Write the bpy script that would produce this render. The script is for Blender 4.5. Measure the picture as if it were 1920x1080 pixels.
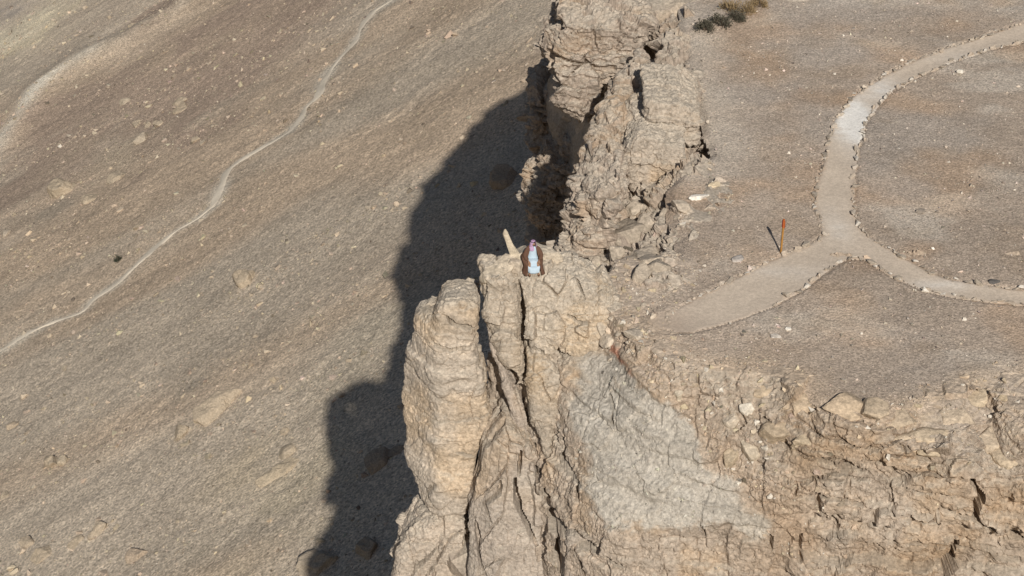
import bpy, bmesh, math, random
import numpy as np
from mathutils import Vector, Matrix

for o in list(bpy.data.objects):
    bpy.data.objects.remove(o)
SC = bpy.context.scene
COL = SC.collection

# ------------------------------------------------------------------ camera
F_PX = 3733.0                      # 70 mm on a 36 mm sensor, in photograph pixels
PITCH = math.radians(30.0)
CF = np.array([0.0, math.cos(PITCH), -math.sin(PITCH)])
CU = np.array([0.0, math.sin(PITCH), math.cos(PITCH)])
CR = np.array([1.0, 0.0, 0.0])
CAM = -(85.0 * CF + 85.0 * 40 / F_PX * CR + 85.0 * 28 / F_PX * CU)
cam_data = bpy.data.cameras.new('camera')
cam_data.sensor_width = 36.0
cam_data.lens = 70.0
cam_data.clip_start = 1.0
cam_data.clip_end = 2000.0
cam = bpy.data.objects.new('camera', cam_data)
COL.objects.link(cam)
cam.location = CAM
cam.rotation_euler = (math.pi / 2 - PITCH, 0, 0)
SC.camera = cam

# ------------------------------------------------------------------ sky, sun
SUN = Vector((0.1179, -0.825, 0.571)).normalized()
world = bpy.data.worlds.new('World')
SC.world = world
world.use_nodes = True
wn = world.node_tree.nodes
wn.clear()
wo = wn.new('ShaderNodeOutputWorld')
wb = wn.new('ShaderNodeBackground')
ws = wn.new('ShaderNodeTexSky')
ws.sky_type = 'NISHITA'
ws.sun_disc = False
ws.sun_elevation = math.asin(SUN.z)
ws.sun_rotation = math.atan2(SUN.x, SUN.y)
ws.altitude = 900
ws.air_density = 1.0
ws.dust_density = 2.5
wb.inputs['Strength'].default_value = 0.05
world.node_tree.links.new(ws.outputs[0], wb.inputs[0])
world.node_tree.links.new(wb.outputs[0], wo.inputs[0])

sun_d = bpy.data.lights.new('sun', 'SUN')
sun_d.energy = 5.0
sun_d.angle = math.radians(0.55)
sun_d.color = (1.0, 0.965, 0.91)
sun = bpy.data.objects.new('sun', sun_d)
COL.objects.link(sun)
sun.rotation_euler = (-SUN).to_track_quat('-Z', 'Y').to_euler()
sun.location = (40, -90, 90)
SC.view_settings.view_transform = 'Standard'
SC.view_settings.look = 'None'
SC.view_settings.exposure = -0.28
SC.view_settings.gamma = 1.0
SC.view_settings.use_curve_mapping = False

# ------------------------------------------------------------------ pixel <-> place
def ray(px, py):
    return CF + (px - 960.0) / F_PX * CR + (540.0 - py) / F_PX * CU
def at_z(px, py, z):
    d = ray(px, py); t = (z - CAM[2]) / d[2]
    return CAM + d * t
def at_y(px, py, y):
    d = ray(px, py); t = (y - CAM[1]) / d[1]
    return CAM + d * t
def at_plane(px, py, y0, k, z0):
    # plane y = y0 + k * (z - z0)
    d = ray(px, py)
    t = (y0 + k * (CAM[2] - z0) - CAM[1]) / (d[1] - k * d[2])
    return CAM + d * t

# ------------------------------------------------------------------ noise
_rng = np.random.default_rng(7)
_T = _rng.random(64 ** 3).astype(np.float32)
_J = _rng.random((32 ** 3, 3)).astype(np.float32)
def vnoise(P, s=1.0, off=0.0):
    P = np.asarray(P, np.float32) * np.float32(s) + np.float32(off)
    I = np.floor(P).astype(np.int32)
    f = P - I
    f = f * f * (3 - 2 * f)
    x0, y0, z0 = (I[:, 0] & 63) << 12, (I[:, 1] & 63) << 6, I[:, 2] & 63
    x1, y1, z1 = ((I[:, 0] + 1) & 63) << 12, ((I[:, 1] + 1) & 63) << 6, (I[:, 2] + 1) & 63
    fx, fy, fz = f[:, 0], f[:, 1], f[:, 2]
    a = _T[x0 + y0 + z0] * (1 - fx) + _T[x1 + y0 + z0] * fx
    b = _T[x0 + y1 + z0] * (1 - fx) + _T[x1 + y1 + z0] * fx
    c = _T[x0 + y0 + z1] * (1 - fx) + _T[x1 + y0 + z1] * fx
    d = _T[x0 + y1 + z1] * (1 - fx) + _T[x1 + y1 + z1] * fx
    a = a * (1 - fy) + b * fy
    c = c * (1 - fy) + d * fy
    return (a * (1 - fz) + c * fz) * 2 - 1
def fbm(P, s=1.0, octv=4, off=0.0, gain=0.5):
    r = 0; a = 1.0; tot = 0
    for i in range(octv):
        r = r + a * vnoise(P, s, off + 17.3 * i)
        tot += a; a *= gain; s *= 2.03
    return r / tot
def fbm2(X, Y, s=1.0, octv=4, off=0.0, sy=1.0, gain=0.5):
    P = np.stack([np.ravel(X), np.ravel(Y) * sy, np.zeros(np.size(X))], 1)
    return fbm(P, s, octv, off, gain).reshape(np.shape(X))
def cells(P, s=(1, 1, 1), off=0.0, tilt=False):
    """cellular noise: random value of the nearest cell, distance to its border and, if asked, a random slant within the cell"""
    P = np.asarray(P, np.float32) * np.asarray(s, np.float32) + np.float32(off)
    I = np.floor(P - 0.5).astype(np.int32)
    n = len(P)
    f1 = np.full(n, 9, np.float32); f2 = np.full(n, 9, np.float32)
    kk = np.zeros(n, np.int32); off_ = np.zeros((n, 3), np.float32)
    for dx in (0, 1):
        for dy in (0, 1):
            for dz in (0, 1):
                c = I + np.array([dx, dy, dz], np.int32)
                k = ((c[:, 0] & 31) << 10) + ((c[:, 1] & 31) << 5) + (c[:, 2] & 31)
                q = P - c - (0.5 + 0.72 * (_J[k] - 0.5))
                d = q[:, 0] ** 2 + q[:, 1] ** 2 + q[:, 2] ** 2
                m = d < f1
                f2 = np.where(m, f1, np.minimum(f2, d))
                kk = np.where(m, k, kk)
                off_[m] = q[m]
                f1 = np.where(m, d, f1)
    val = _J[(kk * 7 + 13) & 32767, 0]
    e = np.sqrt(f2) - np.sqrt(f1)
    if not tilt: return val, e
    r = _J[(kk * 5 + 101) & 32767] - 0.5
    return val, e, (r * off_).sum(1)
def sstep(a, b, x):
    t = np.clip((x - a) / (b - a), 0, 1)
    return t * t * (3 - 2 * t)
def lerp(a, b, t):
    return a + (b - a) * t

# ------------------------------------------------------------------ geometry tools
def poly_sd(poly, X, Y):
    """signed distance to a polygon, negative inside"""
    X = np.asarray(X, np.float32); Y = np.asarray(Y, np.float32)
    d = np.full(X.shape, 1e9, np.float32); ins = np.zeros(X.shape, bool)
    n = len(poly)
    for i in range(n):
        ax, ay = poly[i]; bx, by = poly[(i + 1) % n]
        ex, ey = bx - ax, by - ay
        L = ex * ex + ey * ey + 1e-12
        t = np.clip(((X - ax) * ex + (Y - ay) * ey) / L, 0, 1)
        d = np.minimum(d, (X - ax - t * ex) ** 2 + (Y - ay - t * ey) ** 2)
        if ay != by:
            c = ((ay > Y) != (by > Y)) & (X < (bx - ax) * (Y - ay) / (by - ay) + ax)
            ins ^= c
    d = np.sqrt(d)
    return np.where(ins, -d, d)
def line_d(pts, X, Y):
    d = np.full(np.shape(X), 1e9, np.float32)
    for (ax, ay), (bx, by) in zip(pts[:-1], pts[1:]):
        ex, ey = bx - ax, by - ay
        t = np.clip(((X - ax) * ex + (Y - ay) * ey) / (ex * ex + ey * ey + 1e-12), 0, 1)
        d = np.minimum(d, (X - ax - t * ex) ** 2 + (Y - ay - t * ey) ** 2)
    return np.sqrt(d)
def smax(a, b, r):
    h = np.clip(0.5 + 0.5 * (a - b) / r, 0, 1)
    return b * (1 - h) + a * h + r * h * (1 - h)
def tps(pts, vals, lam=0.02):
    pts = np.asarray(pts, float); vals = np.asarray(vals, float); n = len(pts)
    r2 = ((pts[:, None] - pts[None]) ** 2).sum(-1)
    K = 0.5 * r2 * np.log(r2 + 1e-9) + lam * np.eye(n)
    Pm = np.c_[np.ones(n), pts]
    A = np.zeros((n + 3, n + 3)); A[:n, :n] = K; A[:n, n:] = Pm; A[n:, :n] = Pm.T
    w = np.linalg.solve(A, np.r_[vals, 0, 0, 0])
    def f(X, Y):
        sh = np.shape(X); X = np.ravel(X); Y = np.ravel(Y)
        o = w[n] + w[n + 1] * X + w[n + 2] * Y
        for i in range(n):
            r = (X - pts[i, 0]) ** 2 + (Y - pts[i, 1]) ** 2
            o = o + w[i] * 0.5 * r * np.log(r + 1e-9)
        return o.reshape(sh)
    return f

def surface_net(val, lo, h):
    """naive surface nets on a grid of signed distances (negative inside)"""
    ins = val < 0
    nx, ny, nz = val.shape
    c8 = [ins[i:nx - 1 + i, j:ny - 1 + j, k:nz - 1 + k] for i in (0, 1) for j in (0, 1) for k in (0, 1)]
    s = sum(c.astype(np.int8) for c in c8)
    act = (s > 0) & (s < 8)
    idx = -np.ones(act.shape, np.int64)
    ci = np.argwhere(act)
    idx[act] = np.arange(len(ci))
    V = np.zeros((len(ci), 3)); C = np.zeros(len(ci))
    corners = [(i, j, k) for i in (0, 1) for j in (0, 1) for k in (0, 1)]
    vals = {c: val[ci[:, 0] + c[0], ci[:, 1] + c[1], ci[:, 2] + c[2]] for c in corners}
    for a in corners:
        for ax in range(3):
            if a[ax] == 0:
                b = list(a); b[ax] = 1; b = tuple(b)
                va, vb = vals[a], vals[b]
                m = (va < 0) != (vb < 0)
                t = np.where(m, va / np.where(m, va - vb, 1), 0)
                p = np.array(a, float)[None].repeat(len(ci), 0); p[:, ax] = t
                V[m] += p[m]; C[m] += 1
    V = (V / C[:, None] + ci) * h + np.asarray(lo)
    quads = []
    for ax in range(3):
        u, v = (ax + 1) % 3, (ax + 2) % 3
        sl0 = [slice(None)] * 3; sl1 = [slice(None)] * 3
        sl0[ax] = slice(0, -1); sl1[ax] = slice(1, None)
        A, B = ins[tuple(sl0)], ins[tuple(sl1)]
        e = np.argwhere(A != B)
        ok = (e[:, u] > 0) & (e[:, v] > 0) & (e[:, u] < val.shape[u] - 1) & (e[:, v] < val.shape[v] - 1)
        e = e[ok]
        if not len(e): continue
        flip = ~A[e[:, 0], e[:, 1], e[:, 2]]
        def cell(du, dv):
            q = e.copy(); q[:, u] -= du; q[:, v] -= dv
            return idx[q[:, 0], q[:, 1], q[:, 2]]
        Q = np.stack([cell(1, 1), cell(0, 1), cell(0, 0), cell(1, 0)], 1)
        Q[flip] = Q[flip][:, ::-1]
        quads.append(Q)
    return V, np.concatenate(quads)
def normals(V, Fq):
    n = np.cross(V[Fq[:, 2]] - V[Fq[:, 0]], V[Fq[:, 3]] - V[Fq[:, 1]])
    N = np.zeros_like(V)
    for c in range(3):
        for k in range(4):
            N[:, c] += np.bincount(Fq[:, k], n[:, c], len(V))
    return N / (np.linalg.norm(N, axis=1, keepdims=True) + 1e-12)
def subdivide(V, Fq):
    n = len(V)
    E = np.concatenate([Fq[:, [0, 1]], Fq[:, [1, 2]], Fq[:, [2, 3]], Fq[:, [3, 0]]])
    E.sort(axis=1)
    key = E[:, 0] * n + E[:, 1]
    uk, inv = np.unique(key, return_inverse=True)
    ea, eb = uk // n, uk % n
    VE = (V[ea] + V[eb]) / 2
    VF = V[Fq].mean(1)
    m = len(Fq); e = inv.reshape(4, m).T + n
    fc = np.arange(m) + n + len(uk)
    Q = np.concatenate([np.stack([Fq[:, i], e[:, i], fc, e[:, (i + 3) % 4]], 1) for i in range(4)])
    return np.concatenate([V, VE, VF]), Q
def relax(V, Fq, it=1, w=0.5):
    for _ in range(it):
        S = np.zeros_like(V); C = np.zeros(len(V))
        for k in range(4):
            a, b = Fq[:, k], Fq[:, (k + 1) % 4]
            for c in range(3):
                S[:, c] += np.bincount(a, V[b, c], len(V)) + np.bincount(b, V[a, c], len(V))
            C += np.bincount(a, minlength=len(V)) + np.bincount(b, minlength=len(V))
        V = V * (1 - w) + w * S / np.maximum(C, 1)[:, None]
    return V
def mk(name, V, Fc, mat, col=None, smooth=True, parent=None):
    me = bpy.data.meshes.new(name)
    V = np.asarray(V, np.float32); Fc = np.asarray(Fc, np.int32)
    me.vertices.add(len(V)); me.vertices.foreach_set('co', V.ravel())
    me.loops.add(Fc.size); me.loops.foreach_set('vertex_index', Fc.ravel())
    me.polygons.add(len(Fc))
    me.polygons.foreach_set('loop_start', np.arange(len(Fc), dtype=np.int32) * Fc.shape[1])
    me.update(calc_edges=True)
    me.polygons.foreach_set('use_smooth', np.full(len(Fc), smooth))
    if col is not None:
        a = me.attributes.new('Col', 'FLOAT_COLOR', 'POINT')
        c4 = np.ones((len(V), 4), np.float32); c4[:, :3] = np.clip(col, 0, 1)
        a.data.foreach_set('color', c4.ravel())
    me.materials.append(mat)
    o = bpy.data.objects.new(name, me)
    COL.objects.link(o)
    if parent is not None: o.parent = parent
    return o
def tag(o, label=None, cat=None, group=None, kind=None):
    if label: o['label'] = label
    if cat: o['category'] = cat
    if group: o['group'] = group
    if kind: o['kind'] = kind
    return o
def empty(name, loc=(0, 0, 0)):
    o = bpy.data.objects.new(name, None); COL.objects.link(o); o.location = loc
    return o

# ------------------------------------------------------------------ materials
def rock_mat(name, fine=9.0, contrast=0.35, bump=0.5, speck=0.25, speck_scale=16.0, dist=0.05):
    m = bpy.data.materials.new(name); m.use_nodes = True
    nt = m.node_tree; N = nt.nodes; L = nt.links
    b = N['Principled BSDF']
    b.inputs['Roughness'].default_value = 0.92
    b.inputs['Specular IOR Level'].default_value = 0.15
    at = N.new('ShaderNodeAttribute'); at.attribute_name = 'Col'
    geo = N.new('ShaderNodeNewGeometry')
    n1 = N.new('ShaderNodeTexNoise'); n1.inputs['Scale'].default_value = fine
    n1.inputs['Detail'].default_value = 6; n1.inputs['Roughness'].default_value = 0.68
    L.new(geo.outputs['Position'], n1.inputs['Vector'])
    mr = N.new('ShaderNodeMapRange')
    mr.inputs[1].default_value = 0.3; mr.inputs[2].default_value = 0.7
    mr.inputs[3].default_value = 1 - contrast; mr.inputs[4].default_value = 1 + contrast
    L.new(n1.outputs['Fac'], mr.inputs[0])
    vo = N.new('ShaderNodeTexVoronoi'); vo.inputs['Scale'].default_value = speck_scale
    L.new(geo.outputs['Position'], vo.inputs['Vector'])
    sp = N.new('ShaderNodeSeparateColor'); L.new(vo.outputs['Color'], sp.inputs[0])
    m2 = N.new('ShaderNodeMapRange')
    m2.inputs[3].default_value = 1 - speck; m2.inputs[4].default_value = 1 + speck
    L.new(sp.outputs[0], m2.inputs[0])
    mu = N.new('ShaderNodeMath'); mu.operation = 'MULTIPLY'
    L.new(mr.outputs[0], mu.inputs[0]); L.new(m2.outputs[0], mu.inputs[1])
    vm = N.new('ShaderNodeVectorMath'); vm.operation = 'SCALE'
    L.new(at.outputs['Color'], vm.inputs[0]); L.new(mu.outputs[0], vm.inputs['Scale'])
    L.new(vm.outputs[0], b.inputs['Base Color'])
    n2 = N.new('ShaderNodeTexNoise'); n2.inputs['Scale'].default_value = fine * 0.8
    n2.inputs['Detail'].default_value = 8; n2.inputs['Roughness'].default_value = 0.75
    L.new(geo.outputs['Position'], n2.inputs['Vector'])
    ad = N.new('ShaderNodeMath'); ad.operation = 'MULTIPLY_ADD'
    ad.inputs[1].default_value = 0.5 * speck
    L.new(vo.outputs['Distance'], ad.inputs[0]); L.new(n2.outputs['Fac'], ad.inputs[2])
    bp = N.new('ShaderNodeBump'); bp.inputs['Strength'].default_value = bump
    bp.inputs['Distance'].default_value = dist * 2
    L.new(ad.outputs[0], bp.inputs['Height'])
    L.new(bp.outputs[0], b.inputs['Normal'])
    return m
def flat_mat(name, c, rough=0.85, var=0.15, scale=20.0, bump=0.0):
    m = bpy.data.materials.new(name); m.use_nodes = True
    nt = m.node_tree; N = nt.nodes; L = nt.links
    b = N['Principled BSDF']; b.inputs['Roughness'].default_value = rough
    b.inputs['Specular IOR Level'].default_value = 0.25
    tc = N.new('ShaderNodeTexCoord')
    n = N.new('ShaderNodeTexNoise'); n.inputs['Scale'].default_value = scale; n.inputs['Detail'].default_value = 4
    L.new(tc.outputs['Object'], n.inputs['Vector'])
    mx = N.new('ShaderNodeMix'); mx.data_type = 'RGBA'
    mx.inputs['A'].default_value = (*[x * (1 - var) for x in c], 1)
    mx.inputs['B'].default_value = (*[min(1, x * (1 + var)) for x in c], 1)
    L.new(n.outputs['Fac'], mx.inputs['Factor'])
    L.new(mx.outputs['Result'], b.inputs['Base Color'])
    if bump:
        bp = N.new('ShaderNodeBump'); bp.inputs['Strength'].default_value = bump
        bp.inputs['Distance'].default_value = 0.01
        L.new(n.outputs['Fac'], bp.inputs['Height']); L.new(bp.outputs[0], b.inputs['Normal'])
    return m
M_ROCK = rock_mat('rock', 6.0, 0.34, 0.55, 0.12, 12.0, 0.035)
M_GRAVEL = rock_mat('gravel_ground', 10.0, 0.30, 0.8, 0.30, 14.0, 0.04)
M_TALUS = rock_mat('talus_ground', 2.6, 0.42, 0.75, 0.30, 4.0, 0.12)
M_PATH = rock_mat('trodden_path', 5.0, 0.14, 0.35, 0.10, 18.0, 0.02)
M_STONE = rock_mat('loose_stone', 9.0, 0.3, 0.6, 0.1, 20.0, 0.03)

# ================================================================== talus slope far below
def talus_z(x, y):
    x = np.asarray(x, float); y = np.asarray(y, float)
    z = -80.0 + 0.55 * x
    z = z + 0.5 * fbm2(x, y, 0.03, 3, 3.1, 2.0) + 2.2 * fbm2(x, y, 0.015, 2, 9.7)
    return z
def on_talus(px, py):
    d = ray(px, py); t = 240.0
    for _ in range(40):
        p = CAM + d * t
        e = p[2] - float(talus_z(np.array([p[0]]), np.array([p[1]]))[0])
        t += e / (-d[2] + 0.55 * d[0] + 0.05) * 0.9
    return CAM + d * t
TRAIL_PX = [(775, -25), (735, 0), (700, 20), (680, 45), (665, 80), (640, 105), (620, 130), (603, 160), (597, 182), (572, 200),
            (566, 218), (545, 245), (500, 272), (450, 300), (425, 320), (415, 350), (400, 385), (370, 410), (330, 432),
            (290, 465), (250, 502), (215, 535), (175, 560), (155, 585), (110, 600), (60, 620), (20, 645), (-40, 680)]
TRAIL = [on_talus(*p) for p in TRAIL_PX]
TRAIL2 = [(p[0], p[1]) for p in TRAIL]
SPUR = [on_talus(*p)[:2] for p in [(-40, 330), (20, 250), (70, 170), (130, 120), (230, 80), (330, 20), (400, -40)]]
def blob(x, y, px, py, rpx):
    """soft patch of ground colour about a place on the talus"""
    c = on_talus(px, py); r = rpx * float((c - CAM) @ CF) / F_PX * 1.15
    q = 0.35 * r * fbm2(x, y, 1.2 / max(r, .5), 3, 5.5)
    # patches follow the fall line (x) a little more than the contour
    return np.exp(-(((x - c[0]) / 1.25) ** 2 + ((y - c[1]) * 0.75) ** 2) / (2 * r * r) * 2 + q)
def talus_col(x, y, z):
    b = np.array([0.56, 0.462, 0.35]); n = len(x)
    C = np.repeat(b[None], n, 0)
    st = fbm2(x, y, 0.026, 4, 2.2, 5.0)             # streaks running down the slope
    g = fbm2(x, y, 0.13, 5, 8.8, 1.0, 0.62)
    C = C * (1 + 0.06 * st + 0.22 * g + 0.20 * fbm2(x, y, 0.014, 3, 123., 1.6))[:, None]
    red = sstep(0.0, 0.5, fbm2(x, y, 0.02, 3, 31.0, 2.0))
    C = lerp(C, C * np.array([1.03, 0.96, 0.90]), red[:, None])
    def add(px, py, r, c, a):
        nonlocal C
        m = np.clip(blob(x, y, px, py, r), 0, 1) * a
        C = lerp(C, np.array(c) * (1 + 0.15 * g)[:, None], m[:, None])
    add(330, 130, 170, (0.42, 0.315, 0.235), 0.9)
    add(180, 210, 120, (0.41, 0.31, 0.23), 0.8)
    add(480, 60, 120, (0.44, 0.33, 0.245), 0.7)
    add(80, 50, 60, (0.76, 0.64, 0.44), 0.95)
    add(25, 70, 60, (0.74, 0.635, 0.46), 0.95)
    add(20, 15, 40, (0.42, 0.36, 0.30), 0.8)
    add(190, 20, 80, (0.50, 0.40, 0.30), 0.6)
    add(560, 930, 100, (0.57, 0.475, 0.34), 0.75)
    add(660, 700, 60, (0.51, 0.43, 0.315), 0.6)
    add(450, 880, 50, (0.57, 0.46, 0.315), 0.6)
    add(230, 290, 50, (0.52, 0.42, 0.30), 0.6)
    add(120, 300, 50, (0.49, 0.385, 0.275), 0.5)
    add(700, 620, 60, (0.50, 0.43, 0.32), 0.5)
    add(360, 720, 26, (0.29, 0.26, 0.21), 0.5)
    add(100, 395, 34, (0.31, 0.27, 0.21), 0.5)
    ds = line_d(SPUR, x, y) + 1.6 * fbm2(x, y, 0.15, 3, 4.0)
    C = lerp(C, np.array([0.82, 0.73, 0.585]), (np.exp(-(ds / 2.8) ** 2) * 0.95 * sstep(-0.4, 0.3, fbm2(x, y, 0.06, 2, 77.)))[:, None])
    dt = line_d(TRAIL2, x, y)
    pale = np.exp(-((dt - 0.9) / 1.0) ** 2) * sstep(-0.1, 0.4, fbm2(x, y, 0.18, 3, 50.))
    C = lerp(C, np.array([0.62, 0.55, 0.44]), (pale * 0.6)[:, None])
    C = lerp(C, np.array([0.66, 0.57, 0.45]), (np.exp(-(dt / 1.0) ** 2) * 0.6)[:, None])
    return C
def grid_faces(sh, base=0):
    I = np.arange(sh[0] * sh[1]).reshape(sh) + base
    return np.stack([I[:-1, :-1], I[1:, :-1], I[1:, 1:], I[:-1, 1:]], -1).reshape(-1, 4)
def talus_surface(x, y):
    z = talus_z(x, y)
    z = z + 1.7 * np.exp(-(line_d(SPUR, x, y) / 6.0) ** 2)
    v, e = cells(np.stack([x, y, 0 * x], 1), (0.5, 0.5, 0.0), 3.0)
    rough = sstep(-0.3, 0.5, fbm2(x, y, 0.04, 3, 12., 2.5))
    z = z + rough * (0.30 * (v - 0.5) * sstep(0.05, 0.3, e)) + 0.20 * fbm2(x, y, 0.55, 4, 1.0, 1.0, 0.65)
    z = z + 0.24 * fbm2(x, y, 0.10, 5, 44.0, 1.3, 0.6)
    return lerp(z, talus_z(x, y) - 0.06, np.exp(-(line_d(TRAIL2, x, y) / 0.8) ** 2))
def build_talus():
    xs = np.arange(-165, 24, 0.36); ys = np.arange(24, 470, 0.50)
    X, Y = np.meshgrid(xs, ys, indexing='ij')
    x, y = X.ravel(), Y.ravel()
    z = talus_surface(x, y)
    # only what lies in or near the view keeps the fine grid
    q = np.stack([x, y, z], 1) - CAM
    dep = q @ CF; sx = q @ CR / dep * F_PX; sy = q @ CU / dep * F_PX
    keep = (np.abs(sx) < 1230) & (np.abs(sy) < 660)
    Fq = grid_faces(X.shape); Fq = Fq[keep[Fq].any(1)]
    used = np.unique(Fq); re = -np.ones(X.size, np.int64); re[used] = np.arange(len(used))
    o = mk('talus_slope', np.stack([x, y, z], 1)[used], re[Fq], M_TALUS, talus_col(x[used], y[used], z[used]))
    tag(o, kind='structure')
    # coarse ground that carries the slope on beyond the frame
    X, Y = np.meshgrid(np.linspace(-700, 25, 120), np.linspace(-400, 1100, 160), indexing='ij'); x, y = X.ravel(), Y.ravel()
    z = np.maximum(talus_z(x, y), -260 + 8 * fbm2(x, y, 0.005, 3, 0.)) - 1.2
    c = talus_col(x, y, z)
    tag(mk('terrain', np.stack([x, y, z], 1), grid_faces(X.shape), M_TALUS, c), kind='structure')
    # the trodden trail: a thin strip that lies on the slope
    pts = np.array(TRAIL); seg = np.r_[0, np.cumsum(np.linalg.norm(np.diff(pts[:, :2], axis=0), axis=1))]
    s = np.arange(0, seg[-1], 0.4)
    cx = np.interp(s, seg, pts[:, 0]); cy = np.interp(s, seg, pts[:, 1])
    for _ in range(8):
        cx[1:-1] = (cx[:-2] + cx[1:-1] * 2 + cx[2:]) / 4; cy[1:-1] = (cy[:-2] + cy[1:-1] * 2 + cy[2:]) / 4
    tx, ty = np.gradient(cx), np.gradient(cy); L = np.hypot(tx, ty); tx /= L; ty /= L
    w = 0.74 + 0.8 * fbm2(s, s * 0, 0.22, 5, 6.)
    W = np.linspace(-1, 1, 7)
    x = (cx[:, None] - ty[:, None] * W * w[:, None]); y = (cy[:, None] + tx[:, None] * W * w[:, None])
    z = talus_surface(x.ravel(), y.ravel()).reshape(x.shape) + 0.12 - 0.18 * np.abs(W) ** 3 + 0.18 * fbm2(x, y, 0.35, 4, 18.)
    c = np.repeat(np.array([[0.67, 0.58, 0.455]]), x.size, 0) * (1 + 0.2 * fbm2(x.ravel(), y.ravel(), 0.25, 4, 1.))[:, None]
    tag(mk('trail', np.stack([x.ravel(), y.ravel(), z.ravel()], 1), grid_faces(x.shape)[:, ::-1], M_PATH, c), kind='structure')
build_talus()

# ================================================================== plateau
ZP = -1.2
def pz(px, py, z=ZP):
    p = at_z(px, py, z); return (p[0], p[1])
EDGE = [pz(*p) for p in [(1255, -120), (1275, -40), (1290, 60), (1300, 130), (1322, 200), (1345, 285), (1290, 322), (1262, 350), (1268, 400),
        (1288, 440), (1262, 520), (1232, 562), (1212, 588), (1204, 612), (1222, 634), (1262, 652), (1330, 678), (1420, 692),
        (1500, 715), (1560, 750), (1650, 775), (1750, 745), (1830, 705), (1920, 695), (2100, 690)]] + [(44, -4), (140, -4), (140, 140), (45, 112), (18.5, 76), (7.5, 55), (4.8, 46)]
NWE = [(1222, 600), (1290, 572), (1340, 543), (1400, 512), (1460, 482), (1520, 457), (1546, 440), (1541, 415), (1528, 385), (1530, 350),
       (1545, 310), (1553, 260), (1570, 220), (1600, 182), (1640, 152), (1700, 117), (1780, 87), (1860, 62), (1920, 43), (2010, 15)]
EE = [(2010, 50), (1920, 77), (1850, 93), (1780, 116), (1720, 141), (1670, 171), (1640, 202), (1620, 236), (1608, 280), (1601, 330),
      (1600, 380), (1605, 415), (1625, 440), (1660, 462), (1700, 486), (1740, 510), (1780, 525), (1830, 533), (1880, 540), (1920, 542), (2010, 546)]
SE = [(2010, 580), (1920, 571), (1860, 566), (1800, 559), (1740, 546), (1690, 526), (1650, 503), (1620, 486), (1600, 484), (1575, 491),
      (1540, 515), (1500, 545), (1450, 573), (1400, 593), (1340, 613), (1300, 622), (1250, 624), (1215, 614)]
PATH = [pz(*p) for p in NWE + EE + SE]
def ground_z(x, y):
    return ZP + 0.10 * fbm2(x, y, 0.12, 3, 20.) + 0.012 * (np.asarray(x) - 12) * 0
def plateau_col(x, y):
    b = np.array([0.46, 0.368, 0.284]); C = np.repeat(b[None], len(x), 0)
    g = fbm2(x, y, 0.35, 4, 3.0); s = fbm2(x, y, 0.12, 3, 13.0)
    C = C * (1 + 0.19 * g + 0.16 * s)[:, None]
    pale = sstep(0.12, 0.5, fbm2(x, y, 0.22, 4, 61., 1.6))
    C = lerp(C, np.array([0.64, 0.56, 0.46]), (pale * 0.55)[:, None])
    warm = sstep(0.0, 0.5, fbm2(x, y, 0.3, 3, 71.))
    C = lerp(C, C * np.array([1.06, 0.98, 0.90]), warm[:, None])
    grey = sstep(0.1, 0.5, fbm2(x, y, 0.18, 4, 91.))
    C = lerp(C, np.array([0.46, 0.395, 0.33]), (grey * 0.6)[:, None])
    dpp = poly_sd(PATH, x, y)
    C = lerp(C, C * np.array([0.93, 0.90, 0.86]), (sstep(0.1, 0.5, fbm2(x, y, 0.5, 4, 52.)) * 0.8)[:, None])
    # pale weathered rim along the northern edge
    rim = line_d(EDGE[1:7], x, y) + 0.8 * fbm2(x, y, 0.6, 3, 5.)
    C = lerp(C, np.array([0.66, 0.575, 0.47]), (np.exp(-(rim / 1.6) ** 2) * 0.55)[:, None])
    # reddish soil and rubble where the ground breaks away in the south
    ed = line_d(EDGE[13:25], x, y) + 0.5 * fbm2(x, y, 0.7, 3, 15.)
    C = lerp(C, np.array([0.52, 0.40, 0.285]), (np.exp(-(ed / 0.9) ** 2) * 0.6)[:, None])
    return C
def path_col(x, y):
    C = np.repeat(np.array([[0.60, 0.495, 0.385]]), len(x), 0) * (1 + 0.10 * fbm2(x, y, 0.9, 5, 2., 1.0, 0.65))[:, None]
    # at its foot the path loses itself in the rock and gravel
    e = pz(1240, 606); k = np.exp(-((x - e[0] + 0.4) / 1.7) ** 2 - ((y - e[1]) / 2.4) ** 2)
    C = lerp(C, plateau_col(x, y), np.clip(k * 1.5, 0, 1)[:, None])
    dd = poly_sd(PATH, x, y); C = lerp(C, plateau_col(x, y), (0.6 * sstep(-0.25, 0.05, dd))[:, None])
    def sp(px, py, rx, ry, a):
        nonlocal C
        c = pz(px, py)
        w = np.exp(-((x - c[0]) / rx) ** 2 - ((y - c[1]) / ry) ** 2) * a * (0.7 + 0.6 * fbm2(x, y, 1.3, 4, 7., 2.0))
        C = lerp(C, np.array([0.86, 0.82, 0.75]), np.clip(w, 0, 0.9)[:, None])
    sp(1603, 228, 1.1, 2.6, 2.2); sp(1655, 165, 1.0, 1.6, 0.8); sp(1570, 420, 0.6, 1.6, 0.35)
    sp(1760, 535, 1.6, 0.5, 0.4); sp(1480, 510, 2.0, 0.6, 0.25); sp(1800, 105, 1.5, 1.0, 0.25)
    return C
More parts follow.
